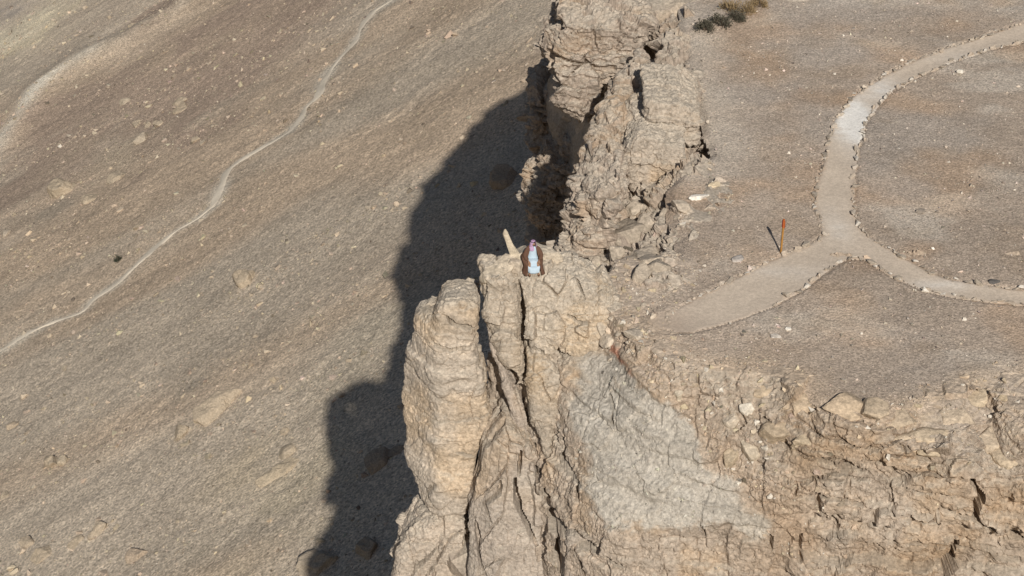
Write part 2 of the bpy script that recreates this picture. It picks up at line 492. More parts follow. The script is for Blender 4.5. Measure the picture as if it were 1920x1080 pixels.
def build_plateau():
    h = 0.085
    xs = np.arange(3.0, 36.0, h); ys = np.arange(-9.5, 38, h * 1.3)
    X, Y = np.meshgrid(xs, ys, indexing='ij'); x, y = X.ravel(), Y.ravel()
    z = ground_z(x, y)
    d = poly_sd(EDGE, x, y) + 0.35 * fbm2(x, y, 0.5, 3, 40.)
    dp = poly_sd(PATH, x, y)
    rough = sstep(0.0, 0.5, dp)
    z = z + rough * (0.035 * fbm2(x, y, 2.2, 4, 1.0, 1.0, 0.7) + 0.05 * fbm2(x, y, 0.5, 3, 14.))
    z = z - np.where(dp < 0.15, 0.06, 0.0)
    z = z - np.clip(d, 0, None) * 0.6 - np.clip(d + 0.8, 0, 0.8) ** 2 * 0.12
    keep = d < 0.45
    nx, ny = X.shape
    I = np.arange(nx * ny).reshape(nx, ny)
    Fq = np.stack([I[:-1, :-1], I[1:, :-1], I[1:, 1:], I[:-1, 1:]], -1).reshape(-1, 4)
    Fq = Fq[keep[Fq].all(1)]
    used = np.unique(Fq); re = -np.ones(nx * ny, np.int64); re[used] = np.arange(len(used))
    o = mk('plateau', np.stack([x, y, z], 1)[used], re[Fq], M_GRAVEL, plateau_col(x, y)[used])
    tag(o, kind='structure')
    # the plateau goes on out of sight to the east and north
    X, Y = np.meshgrid(np.arange(4, 140, 1.3), np.arange(-4, 140, 1.3), indexing='ij'); x, y = X.ravel(), Y.ravel()
    k = (poly_sd(EDGE, x, y) < 0.3) & ((x > 34.5) | (y > 36.5))
    Fq = grid_faces(X.shape); Fq = Fq[k[Fq].all(1)]
    V = np.stack([x, y, ground_z(x, y) - 0.08], 1)
    tag(mk('ground', V, Fq, M_GRAVEL, plateau_col(x, y)), kind='structure')
    # path sheet
    h = 0.07
    P = np.array(PATH)
    xs = np.arange(P[:, 0].min(), min(36, P[:, 0].max()), h); ys = np.arange(P[:, 1].min(), P[:, 1].max(), h * 1.3)
    X, Y = np.meshgrid(xs, ys, indexing='ij'); x, y = X.ravel(), Y.ravel()
    e = pz(1235, 606); dp = poly_sd(PATH, x, y) + 0.16 * fbm2(x, y, 1.1, 4, 4.) * (1 + 5 * np.exp(-((x - e[0]) / 1.3) ** 2 - ((y - e[1]) / 1.8) ** 2))
    z = ground_z(x, y) - 0.02 + 0.012 * fbm2(x, y, 1.5, 3, 2.) - 0.03 * np.exp(-((dp + 0.9) / 0.7) ** 2)
    z = z - np.clip(dp, 0, 1) * 0.7
    keep = dp < 0.10
    I = np.arange(X.size).reshape(X.shape)
    Fq = np.stack([I[:-1, :-1], I[1:, :-1], I[1:, 1:], I[:-1, 1:]], -1).reshape(-1, 4)
    Fq = Fq[keep[Fq].all(1)]
    used = np.unique(Fq); re = -np.ones(X.size, np.int64); re[used] = np.arange(len(used))
    o = mk('path', np.stack([x, y, z], 1)[used], re[Fq], M_PATH, path_col(x, y)[used])
    return tag(o, kind='structure')
PATH_OBJ = build_plateau()

# ================================================================== rock masses
ROCKS = {}
def rock_col(P, N, base=(0.53, 0.435, 0.32), grey=0.3, seed=0.0, strata=1.0):
    x, y, z = P.T
    base = tuple(b * m for b, m in zip(base, (0.83, 0.855, 0.945)))
    zz = z + 0.06 * x + 0.25 * fbm(P, 0.35, 3, seed)
    band = vnoise(np.stack([x * 0.04, y * 0.04, zz * 2.1], 1), 1.0, seed + 3)
    band2 = vnoise(np.stack([x * 0.15, y * 0.15, zz * 6.0], 1), 1.0, seed + 8)
    C = np.repeat(np.array(base)[None], len(P), 0)
    C = C * (1 + strata * (0.13 * band + 0.08 * band2) + 0.12 * fbm(P, 1.3, 4, seed + 5))[:, None]
    ora = sstep(0.0, 0.5, fbm(P, 0.45, 3, seed + 21))
    C = lerp(C, C * np.array([1.05, 0.97, 0.86]), ora[:, None])
    g = sstep(0.0, 0.45, fbm(P, 0.6, 4, seed + 33)) * grey
    C = lerp(C, np.array([0.43, 0.37, 0.30]), g[:, None])
    C = C * (1 + 0.16 * fbm(P, 3.2, 4, seed + 91, 0.65))[:, None]
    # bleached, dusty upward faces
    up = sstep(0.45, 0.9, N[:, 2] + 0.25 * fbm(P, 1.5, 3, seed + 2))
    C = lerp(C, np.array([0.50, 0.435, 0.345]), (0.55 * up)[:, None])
    return C
def rock_disp(P, N, seed=0.0, block=0.30, crack=0.12, strata=0.10, fine=0.05, bs=(0.75, 0.75, 0.55), thick=0.55, tilt=0.06, big=0.3):
    fine = fine * 1.5
    W = np.stack([fbm(P, 0.6, 3, seed + 1), fbm(P, 0.6, 3, seed + 41), fbm(P, 0.6, 3, seed + 81)], 1)
    Q = P + 0.5 * W
    steep = np.clip(1.15 - np.abs(N[:, 2]), 0.15, 1)
    m1 = sstep(-0.05, 0.35, fbm(P, 0.4, 2, seed + 9))
    v, e, t = cells(Q, bs, seed, True)
    d = block * (0.8 * (v - 0.5) + 1.1 * t) * sstep(0.0, 0.05, e) - crack * (1 - sstep(0.0, 0.05, e)) * m1
    v2, e2, t2 = cells(P + 0.28 * W, np.array(bs) * 2.9, seed + 5, True)
    d = d + 0.36 * block * (0.7 * (v2 - 0.5) + 1.2 * t2) * sstep(0.0, 0.06, e2) - 0.22 * crack * (1 - sstep(0.0, 0.07, e2)) * (1 - 0.6 * m1) * sstep(-0.2, 0.3, fbm(P, 0.8, 2, seed + 39))
    zz = (Q[:, 2] + tilt * Q[:, 0]) / thick
    zi = np.floor(zz).astype(int); fr = zz - zi
    o0 = _T[(zi * 37 + int(seed * 11)) & 4095]; o1 = _T[((zi + 1) * 37 + int(seed * 11)) & 4095]
    lay = lerp(o0, o1, sstep(0.86, 1.0, fr)) - 0.5
    groove = np.exp(-((fr - 0.92) / 0.04) ** 2) * sstep(-0.1, 0.3, fbm(P * np.array([1, 1, 0.3]), 0.5, 2, seed + 29))
    d = d + steep * strata * (lay - 0.6 * groove)
    r = fbm(P, 2.6, 5, seed + 51, 0.66)
    d = d + big * fbm(P, 0.28, 2, seed + 77) + fine * (1.0 - 2.4 * np.abs(r))
    return P + N * d[:, None]
def carve(P, P0, cracks, seed=0.0):
    """open cracks: polylines in (x, z) cut back into the face"""
    if not cracks: return P
    n = np.stack([fbm(P0, 1.6, 3, seed + 5), fbm(P0, 1.6, 3, seed + 15)], 1) * 0.10
    x, z = P0[:, 0] + n[:, 0], P0[:, 2] + n[:, 1]
    out = P.copy()
    for pts, w, dep in cracks:
        pts = np.array(pts); lo = pts.min(0) - w - 0.3; hi = pts.max(0) + w + 0.3
        k = np.where((x > lo[0]) & (x < hi[0]) & (z > lo[1]) & (z < hi[1]))[0]
        if not len(k): continue
        # the crack pinches out at both ends
        seg = np.r_[0, np.cumsum(np.hypot(*np.diff(pts, axis=0).T))]
        d = np.full(len(k), 9.0); s = np.zeros(len(k))
        for i in range(len(pts) - 1):
            e = pts[i + 1] - pts[i]; L = e @ e + 1e-9
            t = np.clip(((x[k] - pts[i, 0]) * e[0] + (z[k] - pts[i, 1]) * e[1]) / L, 0, 1)
            q = np.hypot(x[k] - pts[i, 0] - t * e[0], z[k] - pts[i, 1] - t * e[1])
            m = q < d; d = np.where(m, q, d); s = np.where(m, seg[i] + t * math.sqrt(L), s)
        ww = w * (0.35 + 0.65 * sstep(0, 0.3, np.minimum(s, seg[-1] - s) / seg[-1])) * (0.75 + 0.5 * vnoise(np.stack([s, s * 0, s * 0], 1), 2.0, seed))
        out[k, 1] += 1.3 * dep * (1 - sstep(0.6, 1.0, d / (1.15 * ww)))
    return out
def build_rock(name, sdf, lo, hi, h, sub, disp, colf, mat=M_ROCK, cut=None, parent=None, keep=None):
    ax = [np.arange(lo[i], hi[i] + h, h, dtype=np.float32) for i in range(3)]
    val = sdf(ax[0], ax[1], ax[2]).astype(np.float32)
    val[0] = np.maximum(val[0], 0.01); val[-1] = np.maximum(val[-1], 0.01)
    val[:, 0] = np.maximum(val[:, 0], 0.01); val[:, -1] = np.maximum(val[:, -1], 0.01)
    val[:, :, -1] = np.maximum(val[:, :, -1], 0.01)
    V, Fq = surface_net(val, lo, h)
    V = relax(V, Fq, 1)
    for _ in range(sub):
        V, Fq = subdivide(V, Fq)
        V = relax(V, Fq, 1, 0.5)
    N = normals(V, Fq)
    V2 = disp(V, N)
    if cut is not None:
        k = cut(V2)[Fq].any(1)
        Fq = Fq[k]
        used = np.unique(Fq); re = -np.ones(len(V2), np.int64); re[used] = np.arange(len(used))
        V2 = V2[used]; Fq = re[Fq]
    N2 = normals(V2, Fq)
    if keep: ROCKS[keep] = (V2, N2)
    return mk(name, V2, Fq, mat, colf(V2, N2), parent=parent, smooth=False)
def plan_sdf(px_poly, ztop, zb=-16.0, batter=0.10, r=0.4, wob=0.4, seed=0.0, slope=(0, 0)):
    """rock fin: outline in plan at the level of its top, walls running down"""
    poly = [pz(a, b, ztop) for a, b in px_poly]
    cx, cy = np.mean(poly, 0)
    def f(xs, ys, zs):
        X, Y = np.meshgrid(xs, ys, indexing='ij')
        d2 = poly_sd(poly, X + wob * fbm2(X, Y, 0.6, 3, seed + 2), Y + wob * fbm2(X, Y, 0.6, 3, seed + 12))[:, :, None]
        Z = zs[None, None, :]
        T = (ztop + slope[0] * (X - cx) + slope[1] * (Y - cy) + 0.35 * fbm2(X, Y, 0.7, 3, seed + 5))[:, :, None]
        wv = 0.5 * fbm2(*np.meshgrid(xs, zs, indexing='ij'), 0.5, 3, seed + 7)[:, None, :]
        return smax(d2 + batter * (Z - ztop) + wv, Z - T, r)
    P = np.array(poly)
    return f, np.array([P[:, 0].min() - 2, P[:, 1].min() - 2.6, zb]), np.array([P[:, 0].max() + 1.5, P[:, 1].max() + 1.5, ztop + 1.6])
def prism_sdf(px_poly, y0, k, z0, depth, r=0.35, planes=(), top=None, zb=-14.0, lean=0.0, wob=0.25, seed=0.0):
    """rock block: outline (x, z) on the battered front plane y = y0 + k (z - z0), running back by depth metres"""
    pts = [at_plane(px, py, y0, k, z0) for px, py in px_poly]
    poly = [(p[0], max(p[2], zb - 3)) for p in pts]
    def f(xs, ys, zs):
        X2, Z2 = np.meshgrid(xs, zs, indexing='ij')
        wx = wob * fbm2(X2, Z2, 0.7, 3, seed + 2); wz = wob * fbm2(X2, Z2, 0.7, 3, seed + 12)
        d2 = poly_sd(poly, X2 + wx, Z2 + wz)[:, None, :]
        fr = (y0 + k * (zs - z0))[None, None, :]
        Y = ys[None, :, None]
        dl = d2 + lean * np.clip(Y - fr, 0, None)
        d = smax(np.broadcast_to(dl, (len(xs), len(ys), len(zs))), (fr - Y) + 0 * d2, r)
        d = smax(d, Y - fr - depth + 0 * d2, r)
        for (nx, ny, nz, pxx, pyy) in planes:
            q = at_plane(pxx, pyy, y0, k, z0)
            L = math.sqrt(nx * nx + ny * ny + nz * nz)
            pl = ((xs[:, None, None] - q[0]) * nx + (Y - q[1]) * ny + (zs[None, None, :] - q[2]) * nz) / L
            d = smax(d, pl, r * 0.5)
        if top is not None:
            d = smax(d, (zs[None, None, :] - top) + 0 * d, r * 0.5)
        return d
    P = np.array(pts)
    lo = np.array([P[:, 0].min() - 1.2, P[:, 1].min() - 1.2, max(P[:, 2].min(), zb) - 0.9])
    lo[1] = y0 + k * (lo[2] - z0) - 1.0
    hi = np.array([P[:, 0].max() + 1.2, P[P[:, 2] > zb, 1].max() + depth + 1.2, P[:, 2].max() + 1.2])
    return f, lo, hi

# ---- south face: everything that looks towards the camera, from the promontory to the right edge
SFACE = [  # photograph pixel, distance y of the surface there
 (1085, 640, -0.9), (1085, 668, -1.7), (1085, 760, -3.5), (1085, 850, -4.9), (1085, 960, -6.2), (1085, 1080, -6.5),
 (1000, 640, -0.6), (1000, 690, -1.0), (1000, 800, -2.0), (1000, 950, -3.3), (1000, 1080, -3.9),
 (930, 600, 0.3), (930, 800, -0.4), (930, 950, -1.2), (930, 1080, -1.8),
 (1150, 645, -2.1), (1170, 690, -3.6), (1180, 760, -4.9), (1190, 850, -6.1), (1200, 940, -7.2), (1200, 985, -7.7), (1200, 1080, -7.9),
 (1250, 700, -5.0), (1300, 760, -5.9), (1320, 850, -6.9), (1340, 960, -8.0), (1340, 1000, -8.3), (1340, 1080, -8.4),
 (1330, 682, -4.9), (1400, 740, -6.2), (1400, 820, -7.3), (1420, 900, -8.0), (1460, 985, -8.7), (1480, 1080, -8.9),
 (1420, 697, -5.4), (1500, 722, -6.3), (1500, 800, -7.6), (1520, 880, -8.5), (1560, 980, -9.0), (1570, 1080, -9.2),
 (1560, 757, -7.5), (1600, 820, -8.5), (1620, 880, -8.9), (1640, 980, -9.3), (1640, 1080, -9.5),
 (1650, 782, -8.4), (1700, 830, -8.8), (1720, 860, -9.2), (1740, 960, -9.5), (1760, 1080, -9.8),
 (1750, 750, -7.2), (1800, 800, -8.4), (1820, 850, -9.2), (1840, 960, -9.6), (1850, 1080, -9.8),
 (1840, 710, -5.8), (1900, 780, -8.0), (1920, 860, -9.2), (1930, 1080, -9.8), (2060, 700, -5.5), (2060, 860, -9.2), (2060, 1080, -9.8)]
SY = 1.1
_sp = [at_y(a, b, c * SY) for a, b, c in SFACE]
_sf = tps([(p[0], p[2]) for p in _sp], [p[1] for p in _sp], 0.03)
GULLY = [at_y(s[0], s[1], s[2] * SY)[[0, 2]] for s in ((1330, 840, -7.0), (1400, 900, -7.8), (1470, 990, -8.6), (1500, 1100, -8.8))]
def south_front(X, Z):
    Zc = np.clip(Z, -12.0, 0.5)
    f = _sf(X, Zc) - 0.10 * (Zc - Z) * (Z < -12.0)
    return f
def south_top(x, y):
    d = poly_sd(EDGE, x, y)
    return ground_z(x, y) - 0.05 - 0.35 * sstep(-0.6, -2.0, d) + 0.12 * fbm2(x, y, 0.9, 3, 8.)
def south_sdf(xs, ys, zs):
    X2, Z2 = np.meshgrid(xs, zs, indexing='ij')
    F = south_front(X2, Z2)[:, None, :]
    XY = np.meshgrid(xs, ys, indexing='ij')
    T = south_top(*XY)[:, :, None]
    # the promontory is narrow: it ends behind the man and on its west side
    B = (0.6 + 9.0 * sstep(2.0, 7.0, XY[0]) + 0.5 * fbm2(XY[0], XY[1], 0.6, 3, 6.))[:, :, None]
    Zg = zs[None, None, :]
    d = np.maximum(F - ys[None, :, None], Zg - T)
    d = np.maximum(d, (ys[None, :, None] - B + 0.15 * Zg) * 0.8)
    Wd = (-1.6 + 0.10 * (zs + 3) + 0.0)[None, None, :] - xs[:, None, None]
    return np.maximum(d, Wd)
def south_disp(P, N):
    x, y, z = P.T
    led = sstep(9.0, 11.5, x)                      # ledge-forming beds on the right
    slab = sstep(0.4, -0.3, poly_sd(SLAB, x, z))
    calm = 1 - 0.62 * slab
    A = rock_disp(P, N, 3.0, 0.70, 0.26, 0.75, 0.07, (0.5, 0.5, 1.0), 0.85, -0.03, 0.4)
    Bq = rock_disp(P, N, 5.0, 0.36, 0.24, 0.20, 0.06, (0.75, 0.75, 0.45), 0.5, 0.04, 0.25)
    D = lerp(Bq, A, led[:, None]) - P
    flat = sstep(0.75, 0.95, N[:, 2])
    D = D * (calm * (1 - 0.7 * flat))[:, None]
    bed = vnoise(np.stack([x * 0.25, y * 0.25, (z + 0.04 * x + 0.15 * fbm(P, 0.8, 2, 3.)) * 3.2], 1), 1.0, 31.0)
    n = 0.06 * fbm(P, 2.2, 4, 4.0, 0.65) + 0.05 * fbm(P, 6.0, 3, 14.0, 0.7) + 0.16 * sstep(-0.3, 0.3, bed)
    return carve(P + D + N * (n * (1 - calm) * 1.4)[:, None], P, SCRACK, 6.0)
SLAB = [tuple(at_y(s[0], s[1], s[2] * SY)[[0, 2]]) for s in ((1095, 672, -2.6), (1190, 680, -4.0), (1245, 730, -4.9), (1305, 800, -6.1), (1335, 860, -6.9), (1400, 925, -7.8),
        (1450, 965, -8.4), (1440, 985, -8.5), (1330, 992, -8.1), (1200, 985, -7.7), (1120, 962, -6.7), (1090, 900, -5.6), (1085, 845, -4.9), (1045, 790, -4.0), (1060, 730, -3.2))]
def on_south(px, py):
    d = ray(px, py); t = 60.0
    for _ in range(80):
        p = CAM + d * t
        e = float(south_front(np.array([p[0]]), np.array([p[2]]))[0]) - p[1]
        t += e * 0.5
    return (p[0], p[2])
SCRACK = [([on_south(*p) for p in pts], w, dp) for pts, w, dp in (
  ([(1540, 856), (1575, 870), (1612, 885)], 0.13, 0.7), ([(1432, 785), (1460, 815), (1485, 848)], 0.12, 0.5), ([(1685, 838), (1710, 850), (1738, 858)], 0.12, 0.6),
  ([(1820, 898), (1836, 925), (1823, 958), (1795, 954)], 0.20, 0.9), ([(1823, 958), (1850, 975), (1872, 988)], 0.18, 0.9), ([(1795, 1015), (1787, 1035), (1768, 1085)], 0.24, 1.0),
  ([(1897, 1005), (1925, 1022)], 0.18, 0.7), ([(1530, 893), (1538, 950), (1567, 978), (1575, 1007)], 0.09, 0.4), ([(1534, 734), (1550, 766), (1607, 787), (1650, 785)], 0.08, 0.35),
  ([(1503, 1003), (1500, 1042)], 0.10, 0.4), ([(1444, 1005), (1446, 1033)], 0.08, 0.4), ([(1313, 985), (1326, 1012)], 0.08, 0.3), ([(1800, 700), (1812, 740), (1850, 760)], 0.07, 0.3),
  ([(1052, 819), (1056, 835), (1053, 866), (1078, 894), (1089, 904), (1087, 940)], 0.13, 0.7), ([(1028, 780), (1026, 818)], 0.09, 0.5),
  ([(1030, 925), (1040, 976), (1066, 997), (1087, 1013), (1116, 1026), (1166, 1054)], 0.40, 1.6), ([(1053, 1010), (1050, 1041), (1059, 1090)], 0.34, 1.5),
  ([(1079, 1015), (1092, 1050), (1098, 1085)], 0.10, 0.5), ([(1003, 838), (1008, 901), (1030, 930)], 0.14, 0.7), ([(1150, 745), (1158, 775), (1150, 800)], 0.07, 0.3))]
REDS = at_y(1150, 678, -3.3 * SY)
def south_col(P, N):
    x, y, z = P.T
    C = rock_col(P, N, (0.465, 0.365, 0.255), 0.35, 2.0)
    w = 1.5 * fbm(P, 0.55, 6, 60.0, 0.62)
    sl = sstep(0.18, -0.22, poly_sd(SLAB, x, z) + w)
    g = fbm(P, 1.2, 4, 66.0); b = vnoise(np.stack([x * .1, y * .1, z * 2.4], 1), 1.0, 9.)
    slc = np.array([0.42, 0.38, 0.32]) * (1 + 0.20 * g + 0.14 * b + 0.14 * fbm(P, 3.5, 3, 9.))[:, None]
    slc = lerp(slc, np.array([0.51, 0.47, 0.405]), sstep(0.1, 0.5, fbm(P, 0.8, 3, 70.))[:, None] * 0.6)
    C = lerp(C, slc, (0.85 * sl)[:, None])
    # red-brown soil run down between the grey slab and the ledges
    gd = line_d([tuple(at_y(s[0], s[1], s[2] * SY)[[0, 2]]) for s in ((1180, 655, -3.0), (1260, 730, -5.3), (1340, 830, -6.9), (1420, 920, -8.0), (1500, 1010, -8.8))], x, z)
    so = np.exp(-((gd + 0.35 * g) / 0.75) ** 2) * (1 - sl)
    C = lerp(C, np.array([0.40, 0.305, 0.22]), (0.65 * so)[:, None])
    brown = sstep(-0.5, 0.4, fbm(P, 0.4, 3, 88.)) * sstep(7, 10, x)
    C = lerp(C, C * np.array([0.88, 0.81, 0.73]), (0.9 * brown)[:, None])
    rd = np.sqrt((x - REDS[0]) ** 2 / 0.45 + (z - REDS[2]) ** 2 / 0.05) + 0.8 * fbm(P, 2.0, 3, 5.)
    C = lerp(C, np.array([0.42, 0.17, 0.10]), (0.75 * sstep(1.1, 0.2, rd))[:, None])
    top = sstep(0.8, 0.95, N[:, 2]) * (z > -2.2)
    C = lerp(C, plateau_col(x, y), (0.7 * top)[:, None])
    return C
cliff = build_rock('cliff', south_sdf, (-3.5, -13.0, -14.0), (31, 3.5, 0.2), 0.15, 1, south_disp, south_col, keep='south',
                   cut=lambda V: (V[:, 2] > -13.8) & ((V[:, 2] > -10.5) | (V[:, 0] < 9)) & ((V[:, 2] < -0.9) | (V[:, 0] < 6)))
tag(cliff, kind='structure')

# ---- north cliff: the broken western edge of the plateau behind the promontory
NPL = [(1140, 578, -2.4), (1118, 545, -2.8), (1110, 505, -3.4), (1112, 460, -4.0), (1128, 405, -4.2), (1165, 375, -4.2), (1200, 352, -4.0),
       (1215, 318, -3.5), (1225, 262, -2.4), (1222, 200, -1.8), (1225, 130, -1.5), (1235, 60, -1.5), (1240, -40, -1.4), (1235, -130, -1.4)]
NPOLY = [pz(a, b, c) for a, b, c in NPL] + [(14, 50), (22, 30), (17, 12), (13, 6), (9.5, 2), (7, -0.6)]
_nt = [(1140, 570, -2.0), (1118, 545, -2.6), (1112, 490, -3.4), (1114, 455, -3.9), (1130, 410, -4.0), (1200, 352, -3.6), (1200, 420, -2.9), (1190, 480, -2.6),
       (1180, 530, -2.3), (1225, 520, -1.9), (1240, 440, -2.0), (1250, 380, -2.0), (1222, 562, -1.5), (1262, 520, -1.32), (1288, 440, -1.35), (1268, 400, -1.4),
       (1262, 350, -1.7), (1345, 285, -1.5), (1322, 200, -1.4), (1300, 130, -1.35), (1290, 60, -1.3), (1240, 200, -1.9), (1240, 120, -1.6), (1250, 40, -1.4),
       (1260, 280, -2.6), (1400, 300, -1.8), (1400, 100, -1.6), (1400, 480, -1.7), (1300, -60, -1.5)]
_ntop = tps([pz(a, b, c) for a, b, c in _nt], [c for a, b, c in _nt], 0.05)
def north_sdf(xs, ys, zs):
    X, Y = np.meshgrid(xs, ys, indexing='ij')
    d2 = poly_sd(NPOLY, X + 0.6 * fbm2(X, Y, 0.5, 3, 2.), Y + 0.6 * fbm2(X, Y, 0.5, 3, 22.))[:, :, None]
    T = np.clip(_ntop(X, Y) + 0.25 * fbm2(X, Y, 0.6, 3, 4.), -6, -0.9)[:, :, None]
    Z = zs[None, None, :]
    d = smax(d2 + 0.16 * (Z + 2.5), Z - T, 0.4)
    c = at_z(1308, 288, -2.0)                     # the small cave under the plateau edge
    q = np.sqrt(((X - c[0]) / 0.85) ** 2 + ((Y - c[1]) / 1.3) ** 2)[:, :, None]
    return np.maximum(d, 1.0 - np.sqrt(q ** 2 + ((Z + 2.4) / 2.2) ** 2))
def north_disp(P, N):
    d = rock_disp(P, N, 11.0, 1.1, 0.55, 0.45, 0.08, (0.7, 0.7, 0.9), 0.45, 0.03, 0.4) - P
    e = poly_sd(EDGE, P[:, 0], P[:, 1])
    k = sstep(-1.2, 0.3, e) * 0.9 + 0.1
    d2 = d * k[:, None]; d2[:, 2] = d2[:, 2] - 0.25 * (1 - k)
    return P + d2
ncol = lambda P, N: rock_col(P, N, (0.42, 0.33, 0.235), 0.35, 14.0)
north = build_rock('cliff', north_sdf, (0.5, -3, -13), (16, 40, -0.3), 0.17, 1, north_disp, ncol, keep='north',
                   cut=lambda V: (V[:, 0] < 14) & (V[:, 2] > -12.8))
tag(north, kind='structure')

# ---- the lower cliff down to the talus, out of sight behind and below
LOWER = [(-4.2, 3.2), (-4.6, -1.0), (-3.5, -4.5), (0.0, -7.2), (5.0, -10.0), (12, -11.0), (60, -12.0), (60, 118), (45, 112), (18.5, 76), (7.5, 55), (4.8, 46), (2.5, 36), (1.5, 30), (3.0, 22), (2.2, 15), (3.2, 9), (4.0, 4.5), (2.0, 2.8)]
def lower_sdf(xs, ys, zs):
    X, Y = np.meshgrid(xs, ys, indexing='ij')
    d2 = poly_sd(LOWER, X + 1.2 * fbm2(X, Y, 0.2, 3, 2.), Y + 1.2 * fbm2(X, Y, 0.2, 3, 22.))[:, :, None]
    Z = zs[None, None, :]
    # the foot of the promontory spreads westwards
    d2 = d2 - (np.exp(-((Y + 1.5) / 4.5) ** 2) * (X < 4))[:, :, None] * 0.30 * np.clip(-12.0 - Z, 0, 16)
    return smax(d2 + 0.10 * (Z + 13.0) + 1.0, Z + 13.0 - 2.5 * sstep(8, 11, X)[:, :, None], 0.4)
o = build_rock('cliff', lower_sdf, (-16, -24, -98), (62, 122, -8.5), 0.9, 0,
               lambda P, N: rock_disp(P, N, 17.0, 0.9, 0.3, 0.8, 0.1, (0.25, 0.25, 0.2), 2.5), lambda P, N: rock_col(P, N, (0.47, 0.375, 0.265), 0.3, 18.0))
tag(o, kind='structure')

# ---- the plateau edge running on north, beyond the top of the frame
FARN = [(5.0, 33.5), (2.9, 41), (2.6, 46), (4.4, 58), (13.5, 79), (45, 112), (60, 118), (60, 34)]
def far_sdf(xs, ys, zs):
    X, Y = np.meshgrid(xs, ys, indexing='ij')
    d2 = poly_sd(FARN, X + 1.0 * fbm2(X, Y, 0.25, 3, 2.), Y + 1.0 * fbm2(X, Y, 0.25, 3, 22.))[:, :, None]
    Z = zs[None, None, :]
    return smax(d2 + 0.12 * (Z + 1.2), Z + 1.45, 0.5)
o = build_rock('cliff', far_sdf, (0, 31, -15.5), (61, 119, 0.5), 0.6, 0,
               lambda P, N: rock_disp(P, N, 19.0, 0.5, 0.2, 0.3, 0.1, (0.4, 0.4, 0.4), 1.2), lambda P, N: rock_col(P, N, (0.47, 0.375, 0.265), 0.3, 18.0))
tag(o, kind='structure')

# ---- the single rock masses
def block(name, label, px_poly, y0, k, z0, depth, h=0.12, sub=1, r=0.35, planes=(), top=None, seed=0.0, disp={}, base=(0.50, 0.40, 0.275), grey=0.3, cat='rock', strata=1.0, wob=0.25, lean=0.0, cracks=(), zb=-14.0, plan=None):
    cr = [([at_plane(a, b, y0, k, z0)[[0, 2]] for a, b in pts], w, dp) for pts, w, dp in cracks]
    f, lo, hi = prism_sdf(px_poly, y0, k, z0, depth, r, planes, top, seed=seed, wob=wob, lean=lean, zb=zb)
    if plan: f, lo, hi = plan_sdf(px_poly, seed=seed, r=r, wob=wob, **plan)
    o = build_rock(name, f, lo, hi, h, sub, lambda P, N: carve(rock_disp(P, N, seed, **disp), P, cr, seed), lambda P, N: rock_col(P, N, base, grey, seed, strata))
    if label: tag(o, label, cat)
    return o
KD = dict(block=0.34, crack=0.16, strata=0.12, fine=0.05, big=0.30)
block('rock_mass', 'broad pale rock knob on which the robed man sits', [(962, 524), (1000, 520), (1075, 510), (1118, 533), (1138, 553), (1155, 583), (1176, 612), (1186, 640),
      (1160, 664), (1095, 674), (1040, 668), (990, 668), (982, 640), (976, 600), (972, 565)], -0.75, 0.45, 0.0, 2.5, 0.10, 1, 0.6, top=0.10, planes=[(0.55, -0.25, 0.8, 1075, 520), (-0.1, -0.62, 0.78, 1010, 534), (0.40, -0.75, -0.40, 1140, 640)], seed=21.0, disp=KD, base=(0.52, 0.425, 0.30), strata=0.6,
      cracks=[([(1065, 590), (1085, 602), (1105, 606)], 0.09, 0.4), ([(1078, 530), (1090, 548), (1096, 560)], 0.05, 0.3), ([(1000, 650), (1020, 662), (1012, 690)], 0.08, 0.4)])
block('rock_lobe', 'bulging rock lobe left of the crack in the knob', [(900, 520), (925, 512), (952, 520), (962, 548), (967, 590), (973, 640), (980, 700), (977, 740), (966, 720),
      (952, 680), (936, 640), (912, 605), (906, 575), (912, 548)], -0.65, 0.30, 0.0, 2.0, 0.10, 1, 0.35, top=0.10, planes=[(-0.4, -0.6, 0.7, 925, 518)], seed=25.0, disp=KD, base=(0.51, 0.41, 0.285))
block('rock_pillar', 'tall layered rock pillar left of the dark chimney crack', [(822, 590), (832, 576), (862, 572), (892, 578), (888, 605), (886, 645), (893, 705), (907, 762), (922, 798), (896, 850), (888, 893),
      (872, 943), (862, 990), (870, 1120), (880, 2300), (740, 2300), (790, 1120), (815, 985), (793, 950), (768, 910), (760, 885), (752, 800), (755, 735), (775, 690), (786, 640), (790, 622), (806, 612), (816, 606)],
      -0.25, 0.16, -1.5, 2.5, 0.12, 1, 0.16, planes=[(-0.8, -0.55, 0.1, 822, 700)], seed=31.0, wob=0.16,
      disp=dict(block=0.20, crack=0.10, strata=0.30, fine=0.045, thick=0.95, big=0.25, bs=(0.45, 0.45, 0.55)), base=(0.52, 0.425, 0.305), grey=0.25, strata=1.3,
      cracks=[([(815, 640), (845, 652), (893, 645)], 0.07, 0.3), ([(840, 592), (850, 606), (870, 610), (888, 616)], 0.09, 0.4), ([(803, 742), (835, 750), (850, 755)], 0.06, 0.25), ([(790, 795), (860, 790), (915, 775)], 0.06, 0.2), ([(855, 848), (890, 855)], 0.06, 0.3), ([(820, 905), (812, 935), (822, 955)], 0.07, 0.3)])
